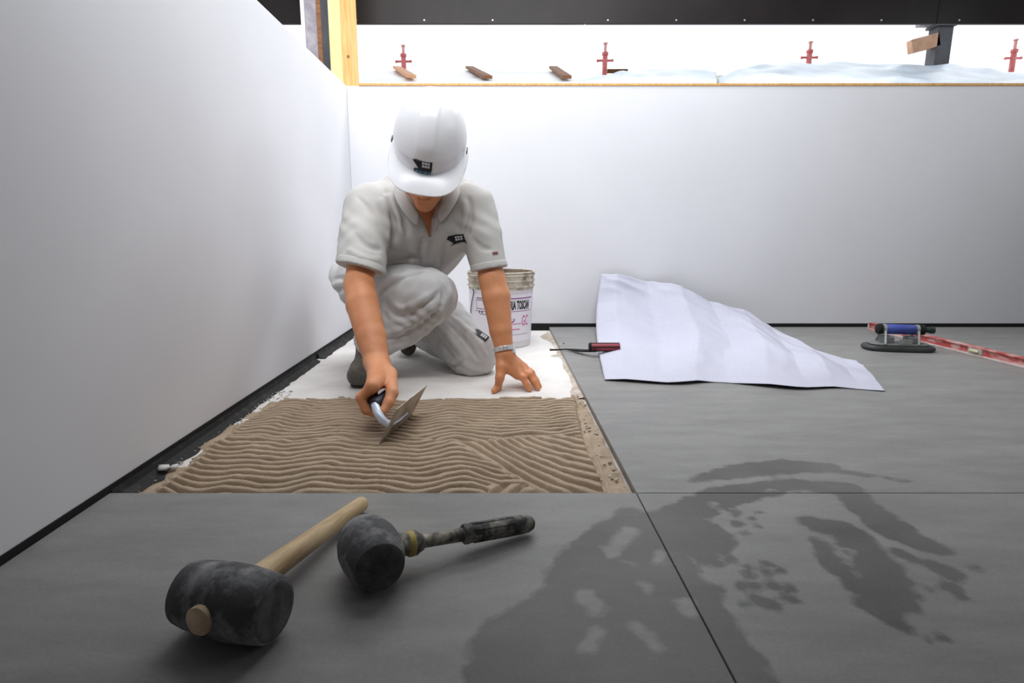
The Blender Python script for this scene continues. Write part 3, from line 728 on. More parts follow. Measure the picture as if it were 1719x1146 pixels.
patch('rule', -0.13, 0.165, zpx(524), zpx(523), M_PURPLE, lab, 0.0011)
for s0, s1, a, b in ((-.118, -.060, 520, 519), (-.118, -.060, 505.5, 504.5), (-.119, -.117, 520, 504.5)): patch('frame_line', s0, s1, zpx(a), zpx(b), M_INK, lab, 0.0011)
for s0 in (-.105, -.090): patch('mark', s0, s0+.006, zpx(527), zpx(523), M_INK, lab, 0.0011)
patch('rule', -.10, -.04, zpx(529), zpx(528), M_INK, lab, 0.0011)
patch('rule', .03, .095, zpx(545.5), zpx(544), M_PINK, lab, 0.0011); patch('rule', .03, .088, zpx(555), zpx(553), M_PINK, lab, 0.0011); patch('rule', .05, .14, zpx(563.5), zpx(562.5), mat('grey_print', (170, 160, 172), .6), lab, 0.0011)
def blob_print(cs, cz):
    v = [(cs + .016*math.cos(a)*(1+.25*math.sin(3*a)), cz + .012*math.sin(a)*(1+.3*math.cos(2*a))) for a in [2*math.pi*i/16 for i in range(16)]]
    return mesh_obj('emblem', wrap(v, .0011), [tuple(range(16))], M_PURPLE, lab)
blob_print(.045, zpx(539))
def text_mesh(body, size, bold=0.0, sx=1.0):
    cu = bpy.data.curves.new('lettering', 'FONT'); cu.body = body; cu.size = size; cu.offset = bold; cu.resolution_u = 3
    t = bpy.data.objects.new('lettering', cu); COL.objects.link(t); bpy.context.view_layer.update()
    me = bpy.data.meshes.new_from_object(t.evaluated_get(bpy.context.evaluated_depsgraph_get()))
    v = np.array([p.co[:] for p in me.vertices]); fcs = [tuple(p.vertices) for p in me.polygons]
    bpy.data.objects.remove(t); bpy.data.curves.remove(cu); bpy.data.meshes.remove(me)
    v[:, 0] *= sx; return v, fcs
hgt = zpx(505)-zpx(521)
for body, s0, s1, zb, hh, m in (('TRIA TOSCAN', .026, .142, zpx(521), hgt, M_INK), ('GC', .098, .140, zpx(549), hgt*1.15, M_PINK)):
    v, fcs = text_mesh(body, 1.0, 0.05 if m is M_INK else 0.015)
    lo, hi = v.min(0), v.max(0)
    p2 = [(s0 + (x-lo[0])/(hi[0]-lo[0])*(s1-s0), zb + (y-lo[1])/(hi[1]-lo[1])*hh) for x, y, _ in v]
    mesh_obj('lettering', wrap(p2, .0013), fcs, m, lab)
hw = []
for i in range(25):
    t = i/24; a = -1.15 + 2.3*t; sag = -0.16*math.sin(math.pi*t); rr = brad(z1)+.010
    hw.append((rr*math.sin(a), -rr*math.cos(a)-0.004, z1+0.03+sag))
hw = [(-brad(z1)*.98, -.03, z1+.03), (-.118, -.088, z1-.01), (-.128, -.075, zpx(510)), (-.133, -.062, zpx(522)), (-.1335, -.058, zpx(530))]
tube_obj('handle', hw, 0.0022, M_DARKSTEEL, bk, 8)

# ------------------------------------------------------------------ drawing, red handled tool, suction lifter, spirit level
def paper_mat():
    m = mat('drawing_paper', (192, 192, 206), 0.6, spec=0.3); nt = m.node_tree; L = nt.links.new; b = nt.nodes['Principled BSDF']
    uv = nt.nodes.new('ShaderNodeUVMap'); prev = None
    for sc, off, w in (((9, 6, 1), 0.37, 0.010), ((23, 17, 1), 0.62, 0.022)):
        mp = nt.nodes.new('ShaderNodeMapping'); mp.inputs['Scale'].default_value = sc; L(uv.outputs[0], mp.inputs[0])
        br = nt.nodes.new('ShaderNodeTexBrick'); br.offset = off; br.inputs['Scale'].default_value = 1.0; br.inputs['Mortar Size'].default_value = w; br.inputs['Brick Width'].default_value = 0.7; br.inputs['Row Height'].default_value = 0.45
        br.squash = 1.6; br.squash_frequency = 3
        L(mp.outputs[0], br.inputs['Vector'])
        n = nt.nodes.new('ShaderNodeTexNoise'); n.inputs['Scale'].default_value = 3.5; L(mp.outputs[0], n.inputs['Vector']); n.inputs['Scale'].default_value = 0.8
        mr = nt.nodes.new('ShaderNodeMapRange'); mr.inputs[1].default_value = 0.48; mr.inputs[2].default_value = 0.6; mr.inputs[4].default_value = 0.45; L(n.outputs['Fac'], mr.inputs[0])
        mu = nt.nodes.new('ShaderNodeMath'); mu.operation = 'MULTIPLY'; L(br.outputs['Fac'], mu.inputs[0]); L(mr.outputs[0], mu.inputs[1])
        if prev is None: prev = mu.outputs[0]
        else:
            mxx = nt.nodes.new('ShaderNodeMath'); mxx.operation = 'MAXIMUM'; L(prev, mxx.inputs[0]); L(mu.outputs[0], mxx.inputs[1]); prev = mxx.outputs[0]
    mx = nt.nodes.new('ShaderNodeMix'); mx.data_type = 'RGBA'; L(prev, mx.inputs[0]); mx.inputs[6].default_value = (*lin((192, 192, 206)), 1); mx.inputs[7].default_value = (*lin((170, 171, 188)), 1)
    L(mx.outputs[2], b.inputs['Base Color']); return m
rows = [
 [spot(1015, 637, .004), spot(1130, 640, .012), spot(1210, 641, .003), spot(1330, 648, .012), spot(1410, 650, .004), spot(1486, 656, .003)],
 [spot(1007, 600, .012), spot(1120, 604, .022), spot(1215, 606, .012), spot(1320, 616, .022), spot(1400, 626, .016), spot(1474, 642, .004)],
 [spot(1001, 560, .02), spot(1120, 562, .03), spot(1220, 568, .022), spot(1310, 585, .032), spot(1385, 605, .03), spot(1462, 629, .004)],
 [at(1002, 515, 2.80), at(1105, 515, 2.76), at(1200, 530, 2.66), at(1290, 560, 2.48), at(1370, 593, 2.25), spot(1450, 617, .004)],
 [at(1009, 461, 2.875), at(1098, 471, 2.86), at(1185, 500, 2.80), at(1272, 533, 2.72), at(1352, 580, 2.36), spot(1437, 607, .004)]]
dr = sheet('drawing_sheet', rows, 150, 110, paper_mat(), 0.0, 0, None, 0.0006)
me = dr.data; co = np.zeros(len(me.vertices)*3, np.float32); me.vertices.foreach_get('co', co); co = co.reshape(110, 150, 3)
S_, T_ = np.meshgrid(np.linspace(0, 1, 150), np.linspace(0, 1, 110))
tri = lambda x: 2*np.abs(x - np.floor(x+0.5))
fold = 0.040*(tri(S_*4.2+0.25)-0.5)*np.clip(T_*3, 0.25, 1) + 0.010*(tri(T_*3+0.1)-0.5)*np.clip(T_*4, 0, 1)
cr_ = np.array([[mnoise.noise((s_*9+t_*4, t_*6-s_*2, 2.0)) for s_ in np.linspace(0, 1, 150)] for t_ in np.linspace(0, 1, 110)])
dz = (fold + 0.020*(0.5-np.abs(cr_))*(T_+.15))*np.clip(1.3-S_*1.0, 0.25, 1)
co[..., 2] += dz*np.clip(1-np.abs(T_-0.5)*0.6, 0, 1); co[..., 1] += -0.8*dz*np.clip((T_-0.6)*2.5, 0, 1)
co[..., 2] = np.maximum(co[..., 2], 0.0025); co[..., 1] = np.minimum(co[..., 1], YB-0.006)
me.vertices.foreach_set('co', co.ravel()); me.update()
tag(dr, 'large creased white plan drawing lying on the tile and curling up the back partition', 'drawing')

p0, p1 = spot(990, 583, .036), spot(1040, 583, .036); d = unit(p1-p0)
tl_ = empty('hand_tool', (p0[0], p0[1], 0)); tl_.rotation_euler = (0, 0, math.atan2(d[1], d[0]))
tag(tl_, 'red-handled tool with a thin black blade reaching over the tile edge', 'tool')
Lh = float(np.linalg.norm(p1-p0))
M_DKRED = mat('dark_red_plastic', (138, 44, 56), 0.45)
lathe_x('handle', [(0, 0), (0, .015), (.002, .0178), (Lh-.002, .0178), (Lh, .0155), (Lh, 0)], M_DKRED, tl_, 20, 40, Matrix.Translation((0, 0, .0375)))
bm = bmesh.new()
for i in range(6): add_box(bm, (.002, -.0022, .0165), (Lh-.002, .0022, .0190), 0.0006, Matrix.Translation((0, 0, .0375)) @ Matrix.Rotation(math.pi*2*(i+.35)/6, 4, 'X'))
bm_obj('stripe', bm, M_BLACK2, tl_)['label'] = 'black ribs along the handle'
lathe_x('end_cap', [(-.003, 0), (-.003, .016), (.0035, .0186), (.005, .0182)], M_BLACK2, tl_, 20, 40, Matrix.Translation((0, 0, .0375)))
bx = [spot(923, 587, .006), spot(935, 587, .008), spot(950, 586, .008), spot(965, 587.5, .008), spot(980, 588.5, .016), spot(1000, 588.5, .028)]
Mi = Matrix.Translation(tl_.location) @ Matrix.Rotation(tl_.rotation_euler[2], 4, 'Z'); Mi = Mi.inverted()
tube_obj('blade', [Mi @ Vector(p) for p in bx], [(.004, .004), (.004, .0035), (.004, .003), (.013, .005), (.014, .005), (.006, .006)], M_BLACK2, tl_, 12)

# suction lifter
c = spot(1506, 587, 0)
sl = empty('suction_lifter', (c[0], c[1], 0)); sl.rotation_euler = (0, 0, math.radians(-9))
tag(sl, 'pump suction lifter with a blue grip on a black oval pad by the drawing', 'suction lifter')
def stadium(name, lx, ly, z0, z1, m, rnd=0.004):
    n = 48; bm = bmesh.new(); rg = []
    for sc_, z in ((1-.06, z0), (1, z0+rnd), (1, z1-rnd), (1-.06, z1)):
        rg.append([bm.verts.new((sc_*lx*math.copysign(abs(math.cos(a))**.6, math.cos(a)), sc_*ly*math.copysign(abs(math.sin(a))**.6, math.sin(a)), z)) for a in [2*math.pi*i/n for i in range(n)]])
    for A, B in zip(rg, rg[1:]):
        for i in range(n): bm.faces.new((A[i], A[(i+1) % n], B[(i+1) % n], B[i]))
    bm.faces.new(rg[0][::-1]); bm.faces.new(rg[-1]); o = bm_obj(name, bm, m, sl, True); sharpen(o, 50); return o
M_PAD = mat('pad_rubber', (48, 48, 50), 0.6, (66, 66, 66), 20, 5)
M_ALU = mat('cast_alloy', (176, 180, 178), 0.4, (150, 154, 152), 20, 5, metallic=0.5)
M_GREYP = mat('grey_housing', (112, 114, 112), 0.6)
stadium('pad', 0.132, 0.060, 0.0005, 0.022, M_PAD, .007); stadium('base_plate', 0.112, 0.045, 0.0215, 0.031, M_GREYP)
zg = 0.086
for sx in (-1, 1):
    bm = bmesh.new(); x = 0.062*sx
    for sy in (-1, 1): add_tube(bm, [(x-.004, sy*.042, .030), (x+.002, sy*.016, zg)], [(.005, .004), (.005, .004)], 8)
    add_tube(bm, [(x-.006, 0, zg), (x+.006, 0, zg)], .021, 20)
    bmesh.ops.recalc_face_normals(bm, faces=bm.faces); bm_obj('bracket', bm, M_ALU, sl)
    box_obj('side_plate', (x-0.03*(sx > 0)-.003, -.03, .03), (x+0.03*(sx < 0)+.003, .03, .058), M_GREYP, sl, .004)
MT = Matrix.Translation((0, 0, zg))
lathe_x('grip', [(-.056, 0), (-.056, .018), (-.052, .0205), (.052, .0205), (.056, .018), (.056, 0)], mat('blue_grip', (52, 66, 140), 0.5, (66, 82, 160), 20, 4), sl, 24, 45, MT)
lathe_x('end_cap', [(-.088, 0), (-.088, .016), (-.084, .021), (-.068, .021), (-.066, .0)], M_BLACK2, sl, 24, 45, MT)
lathe_x('pump_collar', [(.067, 0), (.067, .021), (.088, .021), (.092, .016), (.092, .0)], M_BLACK2, sl, 24, 45, MT)
lathe_x('plunger', [(.090, 0), (.090, .012), (.112, .012), (.112, .0145), (.126, .0145), (.128, .011), (.128, 0)], mat('dark_green_plastic', (34, 50, 44), .5), sl, 20, 45, MT)
box_obj('label_plate', (-.018, -.0465, .034), (.03, -.044, .052), M_ALU, sl)

# spirit level
a, b = spot(1461, 553, 0), spot(1719, 617, 0); d = unit(b-a); b = a + d*1.25
lv = empty('spirit_level', (a[0], a[1], 0)); lv.rotation_euler = (0, 0, math.atan2(d[1], d[0]))
tag(lv, 'worn red spirit level with bare metal edges, lying by the suction lifter', 'level')
M_REDW = mat('worn_red', (178, 76, 70), 0.6, (206, 166, 160), 16, 8, lo=0.47, hi=0.62, stretch=(1, 1, 3))
M_EDGE = mat('worn_edge', (206, 196, 192), 0.5, (200, 120, 112), 24, 6, lo=0.5, hi=0.7)
Lv = 1.25
box_obj('web', (0, -.006, .004), (Lv, .010, .034), M_REDW, lv, .001)
box_obj('lower_flange', (0, -.013, 0.0005), (Lv, .015, .007), M_EDGE, lv, .001); box_obj('upper_flange', (0, -.012, .031), (Lv, .015, .036), M_REDW, lv, .001)
Lm = float(np.linalg.norm(spot(1640, 597, 0)-a))
box_obj('vial_frame', (Lm-.03, -.0125, .008), (Lm+.035, .0135, .0305), mat('grey_frame', (150, 144, 138), .6, (200, 190, 182), 30), lv, .003)
tube_obj('vial', [(Lm-.018, -.0128, .019), (Lm+.022, -.0128, .019)], .005, mat('pale_vial', (206, 200, 160), .3), lv, 10)
box_obj('end_cap', (-.004, -.013, .0008), (-.0002, .015, .0355), M_EDGE, lv)
# ------------------------------------------------------------------ the tiler
M_SKIN = mat('skin', (220, 152, 108), 0.5, (204, 132, 88), 9, 5, bump=0.12, bscale=120)
M_SKIN.node_tree.nodes['Principled BSDF'].inputs['Subsurface Weight'].default_value = 0.08
M_SKIN.node_tree.nodes['Principled BSDF'].inputs['Subsurface Radius'].default_value = (0.012, 0.005, 0.003)
M_SHIRT = mat('grey_jersey', (200, 198, 194), 0.85, (190, 188, 184), 6, 5, bump=0.12, bscale=220, spec=0.2)
M_TROUS = mat('pale_grey_twill', (202, 201, 200), 0.85, (190, 189, 188), 5, 5, bump=0.14, bscale=200, spec=0.2)
M_HAT = mat('white_abs', (247, 247, 250), 0.3, spec=0.5)
M_HAIR = mat('dark_hair', (44, 34, 28), 0.6, (30, 24, 20), 60, 5, bump=0.5)
M_BOOT = mat('dusty_boot', (120, 116, 108), 0.85, (82, 80, 74), 18, 7, bump=0.4, bscale=70)
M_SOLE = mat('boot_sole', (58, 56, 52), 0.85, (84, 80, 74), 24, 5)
M_STEEL = mat('bright_steel', (232, 232, 234), 0.3, metallic=0.55)
M_BLUEBLACK = mat('navy_grip', (34, 36, 54), 0.5)

# skeleton (metres)
R_SH, L_SH = V(-.440, 1.945, .555), V(-.085, 1.945, .560)
R_EL, L_EL = at(603, 478, 1.735), at(826, 468, 1.87)
R_WR, L_WR = at(633, 608, 1.535), at(847, 592, 1.795)
PEL = V(-.465, 2.175, .265)
R_HIP, L_HIP = V(-.535, 2.14, .275), V(-.345, 2.17, .27)
R_KN, L_KN = at(722, 496, 1.845), at(792, 594, 2.01)
R_AN, L_AN = at(619, 588, 1.88), V(-.385, 2.40, .075)

# trowel: blade on its working edge, leaning; grip parallel to the blade
TA, TB = spot(634, 750, ZS+.006), spot(688, 702, ZS+.006); TA[2] = TB[2]
td = unit(TB-TA); LB = float(np.linalg.norm(TB-TA)); tau = math.radians(62)
side = unit(np.cross(td, (0, 0, 1)))         # to the right of the blade
tw = side*math.cos(tau) + V(0, 0, 1)*math.sin(tau)      # across the blade, upwards
tn = np.cross(td, tw); tn = tn if tn[0] < 0 else -tn    # handle side
WB = 0.108
tc_ = (TA+TB)/2 + tw*WB*0.52
GC = tc_ + tn*0.062 + V(0, 0, 0.004)         # grip centre
MB = axes(td, tw, tn, TA)

# head frame
def headframe(p, roll, yaw):
    p, roll, yaw = map(math.radians, (p, roll, yaw))
    f = V(0, -math.cos(p), -math.sin(p)); u = V(0, -math.sin(p), math.cos(p)); r = V(1, 0, 0)
    f, r = f*math.cos(yaw) - r*math.sin(yaw), r*math.cos(yaw) + f*math.sin(yaw)
    u, r = u*math.cos(roll) + r*math.sin(roll), r*math.cos(roll) - u*math.sin(roll)
    return r, f, u
hr, hf, hu = headframe(43, 8, 4)
HC = V(-.218, 1.835, .686)
def hd(x, f_, u_): return HC + hr*x + hf*f_ + hu*u_
HF = (hr, hf, hu)

# ---- body: one continuous skin
B = Field((-.62, 1.22, ZS-.03), (.16, 2.30, .86), 0.0034)
NECK = V(-.262, 1.965, .585)
B.ell(hd(0, -.008, .045), (.075, .095, .095), HF, 0)
B.ell(hd(0, .030, -.035), (.060, .062, .085), HF, .03)
B.cap(hd(-.034, .020, -.060), hd(-.012, .066, -.100), .026, .020, .02); B.cap(hd(.034, .020, -.060), hd(.012, .066, -.100), .026, .020, .02)
B.ell(hd(0, .076, -.102), (.022, .020, .018), HF, .015)                          # chin
B.cap(hd(0, .090, .008), hd(0, .113, -.028), .009, .012, .010); B.ell(hd(-.012, .104, -.033), (.009, .010, .008), HF, .006); B.ell(hd(.012, .104, -.033), (.009, .010, .008), HF, .006)   # nose
B.cap(hd(-.040, .080, .022), hd(-.012, .092, .020), .010, .009, .010); B.cap(hd(.040, .080, .022), hd(.012, .092, .020), .010, .009, .010)   # brow
B.ell(hd(-.032, .098, .002), (.014, .012, .010), HF, .010, 'sub'); B.ell(hd(.032, .098, .002), (.014, .012, .010), HF, .010, 'sub')
B.cap(hd(-.018, .092, -.063), hd(.018, .092, -.063), .0085, None, .006); B.cap(hd(-.015, .092, -.075), hd(.015, .092, -.075), .0085, None, .006)   # lips
B.cap(hd(-.022, .102, -.069), hd(.022, .102, -.069), .003, None, .003, 'sub')
for sx in (-1, 1):
    B.ell(hd(sx*.079, -.010, -.008), (.008, .018, .032), HF, .006); B.ell(hd(sx*.087, -.004, -.006), (.006, .010, .020), HF, .004, 'sub')
B.cap(hd(0, -.020, -.045), NECK, .058, .062, .025)
B.cap(NECK, NECK+V(0, .05, -.10), .062, .08, .03); B.cap(NECK+V(0, -.02, -.01), at(720, 398, 1.90), .050, .022, .02)
B.cap(R_SH+V(.05, .02, 0), L_SH-V(.05, -.02, 0), .040, None, .04)
B.cap(V(-.30, 2.00, .50), V(-.38, 2.12, .34), .075, .075, .05); B.cap(V(-.22, 2.00, .50), V(-.34, 2.12, .34), .07, .07, .05)
B.ell(PEL, (.13, .11, .10), None, .05)
for hip, kn, an in ((R_HIP, R_KN, R_AN), (L_HIP, L_KN, L_AN)):
    B.chain([hip, kn], [.045, .030], .03); B.chain([kn, kn*.65+an*.35, an], [.030, .032, .028], .02)
# right arm
def mixp(a, b, t): return a*(1-t) + b*t
B.chain([R_SH, mixp(R_SH, R_EL, .5), R_EL], [.046, .047, .043], .03)
B.chain([R_EL, mixp(R_EL, R_WR, .28)+V(-.004, 0, 0), mixp(R_EL, R_WR, .7), R_WR], [.0455, .0480, .0425, .0335], .015)
B.cap(R_WR+V(-.009, 0, 0), R_WR+V(.010, 0, 0), .0235, None, .01)
# right hand closed on the trowel grip
up = V(0, 0, 1); gx = side                                       # gx points to the right in the picture
def gp(t, x, z): return GC + td*t + gx*x + up*z
mcp = [gp(-.030, -.014, .040), gp(-.008, -.018, .042), gp(.014, -.021, .039), gp(.034, -.023, .033)]
pip = [gp(-.036, -.042, .012), gp(-.013, -.046, .012), gp(.010, -.045, .010), gp(.031, -.041, .008)]
dip = [gp(-.037, -.030, -.018), gp(-.014, -.032, -.020), gp(.009, -.031, -.019), gp(.029, -.028, -.016)]
tip = [gp(-.036, -.006, -.026), gp(-.013, -.006, -.027), gp(.010, -.006, -.026), gp(.029, -.006, -.023)]
hb = mixp(R_WR, gp(.03, .0, .05), .35)
for i in range(4):
    B.cap(R_WR + V(-.012+.008*(3-i)*.8, 0, 0), mcp[i], .0205, .0150, .016)
    rr = (.0122, .0124, .0116, .0102)[i]
    B.chain([mcp[i], pip[i], dip[i], tip[i]], [rr+.0022, rr, rr-.001, rr-.0018], .004)
    B.ell(mcp[i]+V(-.001, -.002, .006), (.0095, .0095, .008), None, .008)
    B.ell(pip[i]+V(-.003, 0, 0), (.0095, .010, .010), None, .005)
cmc = mixp(R_WR, gp(.03, .026, .03), .55)
B.chain([R_WR+V(.014, -.01, -.004), cmc+V(.006, 0, 0), gp(-.012, .030, .022), gp(-.038, .030, .004), gp(-.058, .024, -.012)], [.021, .0185, .0150, .0128, .0098], .010)
B.cap(cmc, mcp[0], .017, .013, .014)
# left arm, straight down on to the floor
B.chain([L_SH, mixp(L_SH, L_EL, .5), L_EL], [.042, .042, .040], .03)
B.chain([L_EL, mixp(L_EL, L_WR, .25)+V(.004, 0, 0), mixp(L_EL, L_WR, .7), L_WR], [.0430, .0460, .0365, .0285], .015)
B.cap(L_WR+V(-.008, 0, 0), L_WR+V(.008, 0, 0), .0225, None, .01)
zf = ZS
def fl(u, v, lift=.0): return spot(u, v, zf+lift)
k0 = [at(869, 628, 1.775), at(877, 622, 1.800), at(880, 618, 1.825), at(879, 616, 1.848)]
tips = [fl(889, 654, .007), fl(903, 652, .007), fl(906, 648, .007), fl(901, 643, .007)]
for i in range(4):
    rr = (.0112, .0114, .0106, .0095)[i]
    B.cap(L_WR + V(.010*(1-i*.2), -.012+.010*i, -.012), k0[i], .0195, .0140, .015)
    a_, c_ = k0[i], tips[i]; m1 = mixp(a_, c_, .46) + up*.012; m2 = mixp(a_, c_, .76) + up*.006
    B.chain([a_, m1, m2, c_], [rr+.0020, rr, rr-.0008, rr-.003], .005)
    B.ell(a_+up*.004, (.010, .010, .008), None, .008); B.ell(m1+up*.001, (rr+.0008,)*3, None, .004)
B.chain([L_WR+V(-.008, -.008, -.010), at(842, 616, 1.765), at(839, 634, 1.745), fl(836, 650, .011)+V(0, .004, 0), fl(829, 656, .0085)], [.020, .0175, .0142, .0115, .0088], .010)
B.cap(at(842, 616, 1.770), k0[0], .0135, .012, .016)              # web of the thumb
person = B.obj('person', M_SKIN)
tag(person, 'man in a white hard hat and grey polo kneeling to comb mortar with a trowel', 'person')

# fingernails, eyes, hair
M_NAIL = mat('nail', (222, 160, 138), 0.35)
def nail(p, n, d, w, l):
    n = unit(n); d = unit(d - n*np.dot(d, n)); s_ = np.cross(d, n); bm = bmesh.new(); rows_ = []
    for a in range(4):
        rows_.append([bm.verts.new(Vector(p + d*l*(a/3-.5) + s_*w*(b/4-.5)*(1-.25*(a == 3)) - n*(abs(b/4-.5)**2)*w*.8)) for b in range(5)])
    for A_, B_ in zip(rows_, rows_[1:]):
        for b in range(4): bm.faces.new((A_[b], A_[b+1], B_[b+1], B_[b]))
    return bm_obj('fingernail', bm, M_NAIL, person, True)
for i in range(4):
    d_ = tips[i]-k0[i]; nail(tips[i]+up*(.0068, .0068, .0064, .0058)[i] - unit(d_)*.003, up + unit(V(d_[0], d_[1], 0))*.45, d_, .009, .010)
for sx in (-1, 1):
    e_ = Field(hd(sx*.032, .078, .002)-.014, hd(sx*.032, .078, .002)+.014, .0016); e_.ell(hd(sx*.032, .078, .002), (.0115,)*3, HF, 0)
    e_.obj('eye', mat('eyelid_skin', (176, 108, 80), .5) if sx < 0 else bpy.data.materials['eyelid_skin'], person)
Hh = Field(HC-.14, HC+.16, .004)
Hh.ell(hd(0, -.012, .040), (.081, .100, .098), HF, 0)
Hh.cut(hd(0, .012, .0), hf); Hh.cap(hd(-.076, .010, .01), hd(-.076, .014, -.030), .007, .004, .005); Hh.cap(hd(.076, .010, .01), hd(.076, .014, -.030), .007, .004, .005)
Hh.ell(hd(-.08, -.008, -.012), (.02, .024, .036), HF, .004, 'sub'); Hh.ell(hd(.08, -.008, -.012), (.02, .024, .036), HF, .004, 'sub')
Hh.obj('hair', M_HAIR, person)

# ---- trousers
T = Field((-.68, 1.70, ZS-.02), (.04, 2.56, .45), 0.0040)
T.ell(PEL+V(-.015, .01, -.01), (.168, .145, .125), None, 0)
T.cap(PEL+V(0, -.02, .06), PEL+V(.06, -.08, .10), .12, .11, .05)
T.chain([R_HIP, mixp(R_HIP, R_KN, .5)+V(0, 0, .008), R_KN], [.116, .104, .085], .04)
T.chain([R_KN+V(0, .01, -.01), mixp(R_KN, R_AN, .5)+V(.012, .03, 0), R_AN+V(0, 0, .012)], [.082, .080, .058], .025)
T.chain([L_HIP, mixp(L_HIP, L_KN, .5), L_KN], [.112, .099, .081], .04)
T.chain([L_KN+V(0, .01, 0), mixp(L_KN, L_AN, .5)+V(0, 0, .02), L_AN], [.076, .078, .058], .03)
T.cap(L_KN+V(.01, -.012, -.005), L_KN+V(.012, -.004, .012), .074, None, .03)
# folds: (start, end, depth, radius, raise or groove) surveyed on the cloth
def folds(F_, items):
    done = []
    for pts, r, k, op in items:              # lay every fold on the untouched cloth first, then work them in
        P_ = [np.array(p, float) for p in pts]; fine = []
        for i in range(len(P_)-1):
            p0, p1, p2, p3 = P_[max(i-1, 0)], P_[i], P_[i+1], P_[min(i+2, len(P_)-1)]
            for t in (0, .2, .4, .6, .8): fine.append(.5*(2*p1 + (p2-p0)*t + (2*p0-5*p1+4*p2-p3)*t*t + (3*p1-p0-3*p2+p3)*t**3))
        fine.append(P_[-1]); Q_ = np.array([F_.surf(u, v, lift=(r*.35 if op == 'sub' else -r*.30)) for u, v in fine])
        runs = [[Q_[0]]]
        for q in Q_[1:]:
            if np.linalg.norm(q-runs[-1][-1]) < .05: runs[-1].append(q)
            else: runs.append([q])
        Q_ = np.array(max(runs, key=len))
        if len(Q_) < 3: continue
        if len(Q_) > 4:
            for _ in range(2): Q_[1:-1] = Q_[1:-1]*.5 + .25*(Q_[:-2]+Q_[2:])
        done.append((Q_, r, k, op))
    for Q_, r, k, op in done:
        n_ = len(Q_); rr = [r*(.30+.70*math.sin(math.pi*(i+.5)/n_)) for i in range(n_)]
        for i in range(n_-1): F_.cap(Q_[i], Q_[i+1], rr[i], rr[i+1], k, op) if op == 'sub' else None
        if op == 'add':
            G_ = Field(Q_.min(0)-r-k-.02, Q_.max(0)+r+k+.02, F_.h); G_.lo = F_.lo + np.round((G_.lo-F_.lo)/F_.h)*F_.h
            for i in range(n_-1): G_.cap(Q_[i], Q_[i+1], rr[i], rr[i+1], .002)
            o_ = np.round((G_.lo-F_.lo)/F_.h).astype(int); s0 = np.maximum(-o_, 0); a_ = o_ + s0; e_ = np.minimum(G_.n - s0, F_.n - a_)
            if (e_ > 0).all(): F_._mix(tuple(slice(x, x+y) for x, y in zip(a_, e_)), G_.D[tuple(slice(x, x+y) for x, y in zip(s0, e_))], k*1.5, 'add')
folds(T, (
    ([(638, 574), (668, 566), (700, 550), (728, 526), (746, 502)], .010, .006, 'sub'),      # thigh folded on the calf
    ([(640, 562), (672, 553), (704, 535), (734, 508), (748, 490)], .010, .010, 'add'),
    ([(640, 586), (676, 580), (712, 560), (742, 530)], .008, .012, 'add'),
    ([(650, 506), (654, 520), (664, 531), (682, 530), (700, 522)], .008, .005, 'sub'),                  # pocket mouth
    ([(646, 526), (650, 540)], .007, .005, 'sub'),
    ([(700, 519), (716, 509), (730, 500)], .0055, .004, 'sub'),
    ([(654, 498), (668, 515), (690, 514), (716, 499), (732, 486)], .009, .008, 'add'),
    ([(660, 540), (690, 538), (718, 522), (738, 498)], .007, .008, 'add'),
    ([(636, 500), (650, 484), (672, 470), (700, 458), (722, 456)], .007, .010, 'sub'),
    ([(636, 488), (652, 470), (680, 458)], .009, .010, 'add'),
    ([(645, 522), (636, 500), (642, 480)], .008, .010, 'add'),
    ([(742, 462), (754, 480), (752, 500), (742, 520)], .007, .010, 'add'),
    ([(736, 470), (746, 486), (742, 505)], .0055, .008, 'sub'),
    ([(752, 526), (772, 544), (796, 566), (816, 596)], .010, .008, 'add'),                              # drag lines, left thigh
    ([(740, 534), (762, 552), (788, 580), (804, 606)], .011, .005, 'sub'),
    ([(732, 544), (752, 564), (780, 598)], .010, .008, 'add'),
    ([(722, 556), (742, 578), (760, 600)], .010, .005, 'sub'),
    ([(750, 610), (758, 615), (768, 612), (776, 604)], .009, .004, 'sub'),
    ([(748, 604), (760, 608), (774, 600)], .007, .006, 'add'),
    ([(704, 560), (716, 582), (728, 598)], .007, .008, 'add'),
    ([(560, 468), (572, 466), (586, 470)], .007, .006, 'sub'),                                          # seat
    ([(556, 482), (566, 478), (582, 474)], .008, .008, 'add'), ([(556, 496), (568, 488), (584, 484)], .007, .006, 'sub'),
    ([(562, 500), (566, 515), (568, 526)], .007, .005, 'sub'), ([(572, 492), (576, 510), (580, 530)], .009, .008, 'add'),
    ([(564, 530), (574, 540), (584, 552)], .008, .005, 'sub'), ([(560, 520), (572, 534), (584, 546)], .008, .008, 'add')))
def wr_t(x, y, z):
    return 0.0022*np.sin(48*x+30*z+8*np.sin(14*y)) * np.sin(22*z+17*y+3*np.sin(20*x)) + 0.0016*np.sin(90*x-40*y+60*z+4*np.sin(31*z))
T.wrinkle(wr_t)
adir = unit(R_AN - mixp(R_KN, R_AN, .5)); T.cut(R_AN+adir*.006, adir)
T.cut(V(0, 0, ZS+.0015), V(0, 0, -1))
trousers = T.obj('trousers', M_TROUS, person)
tb = bvh_of(trousers)

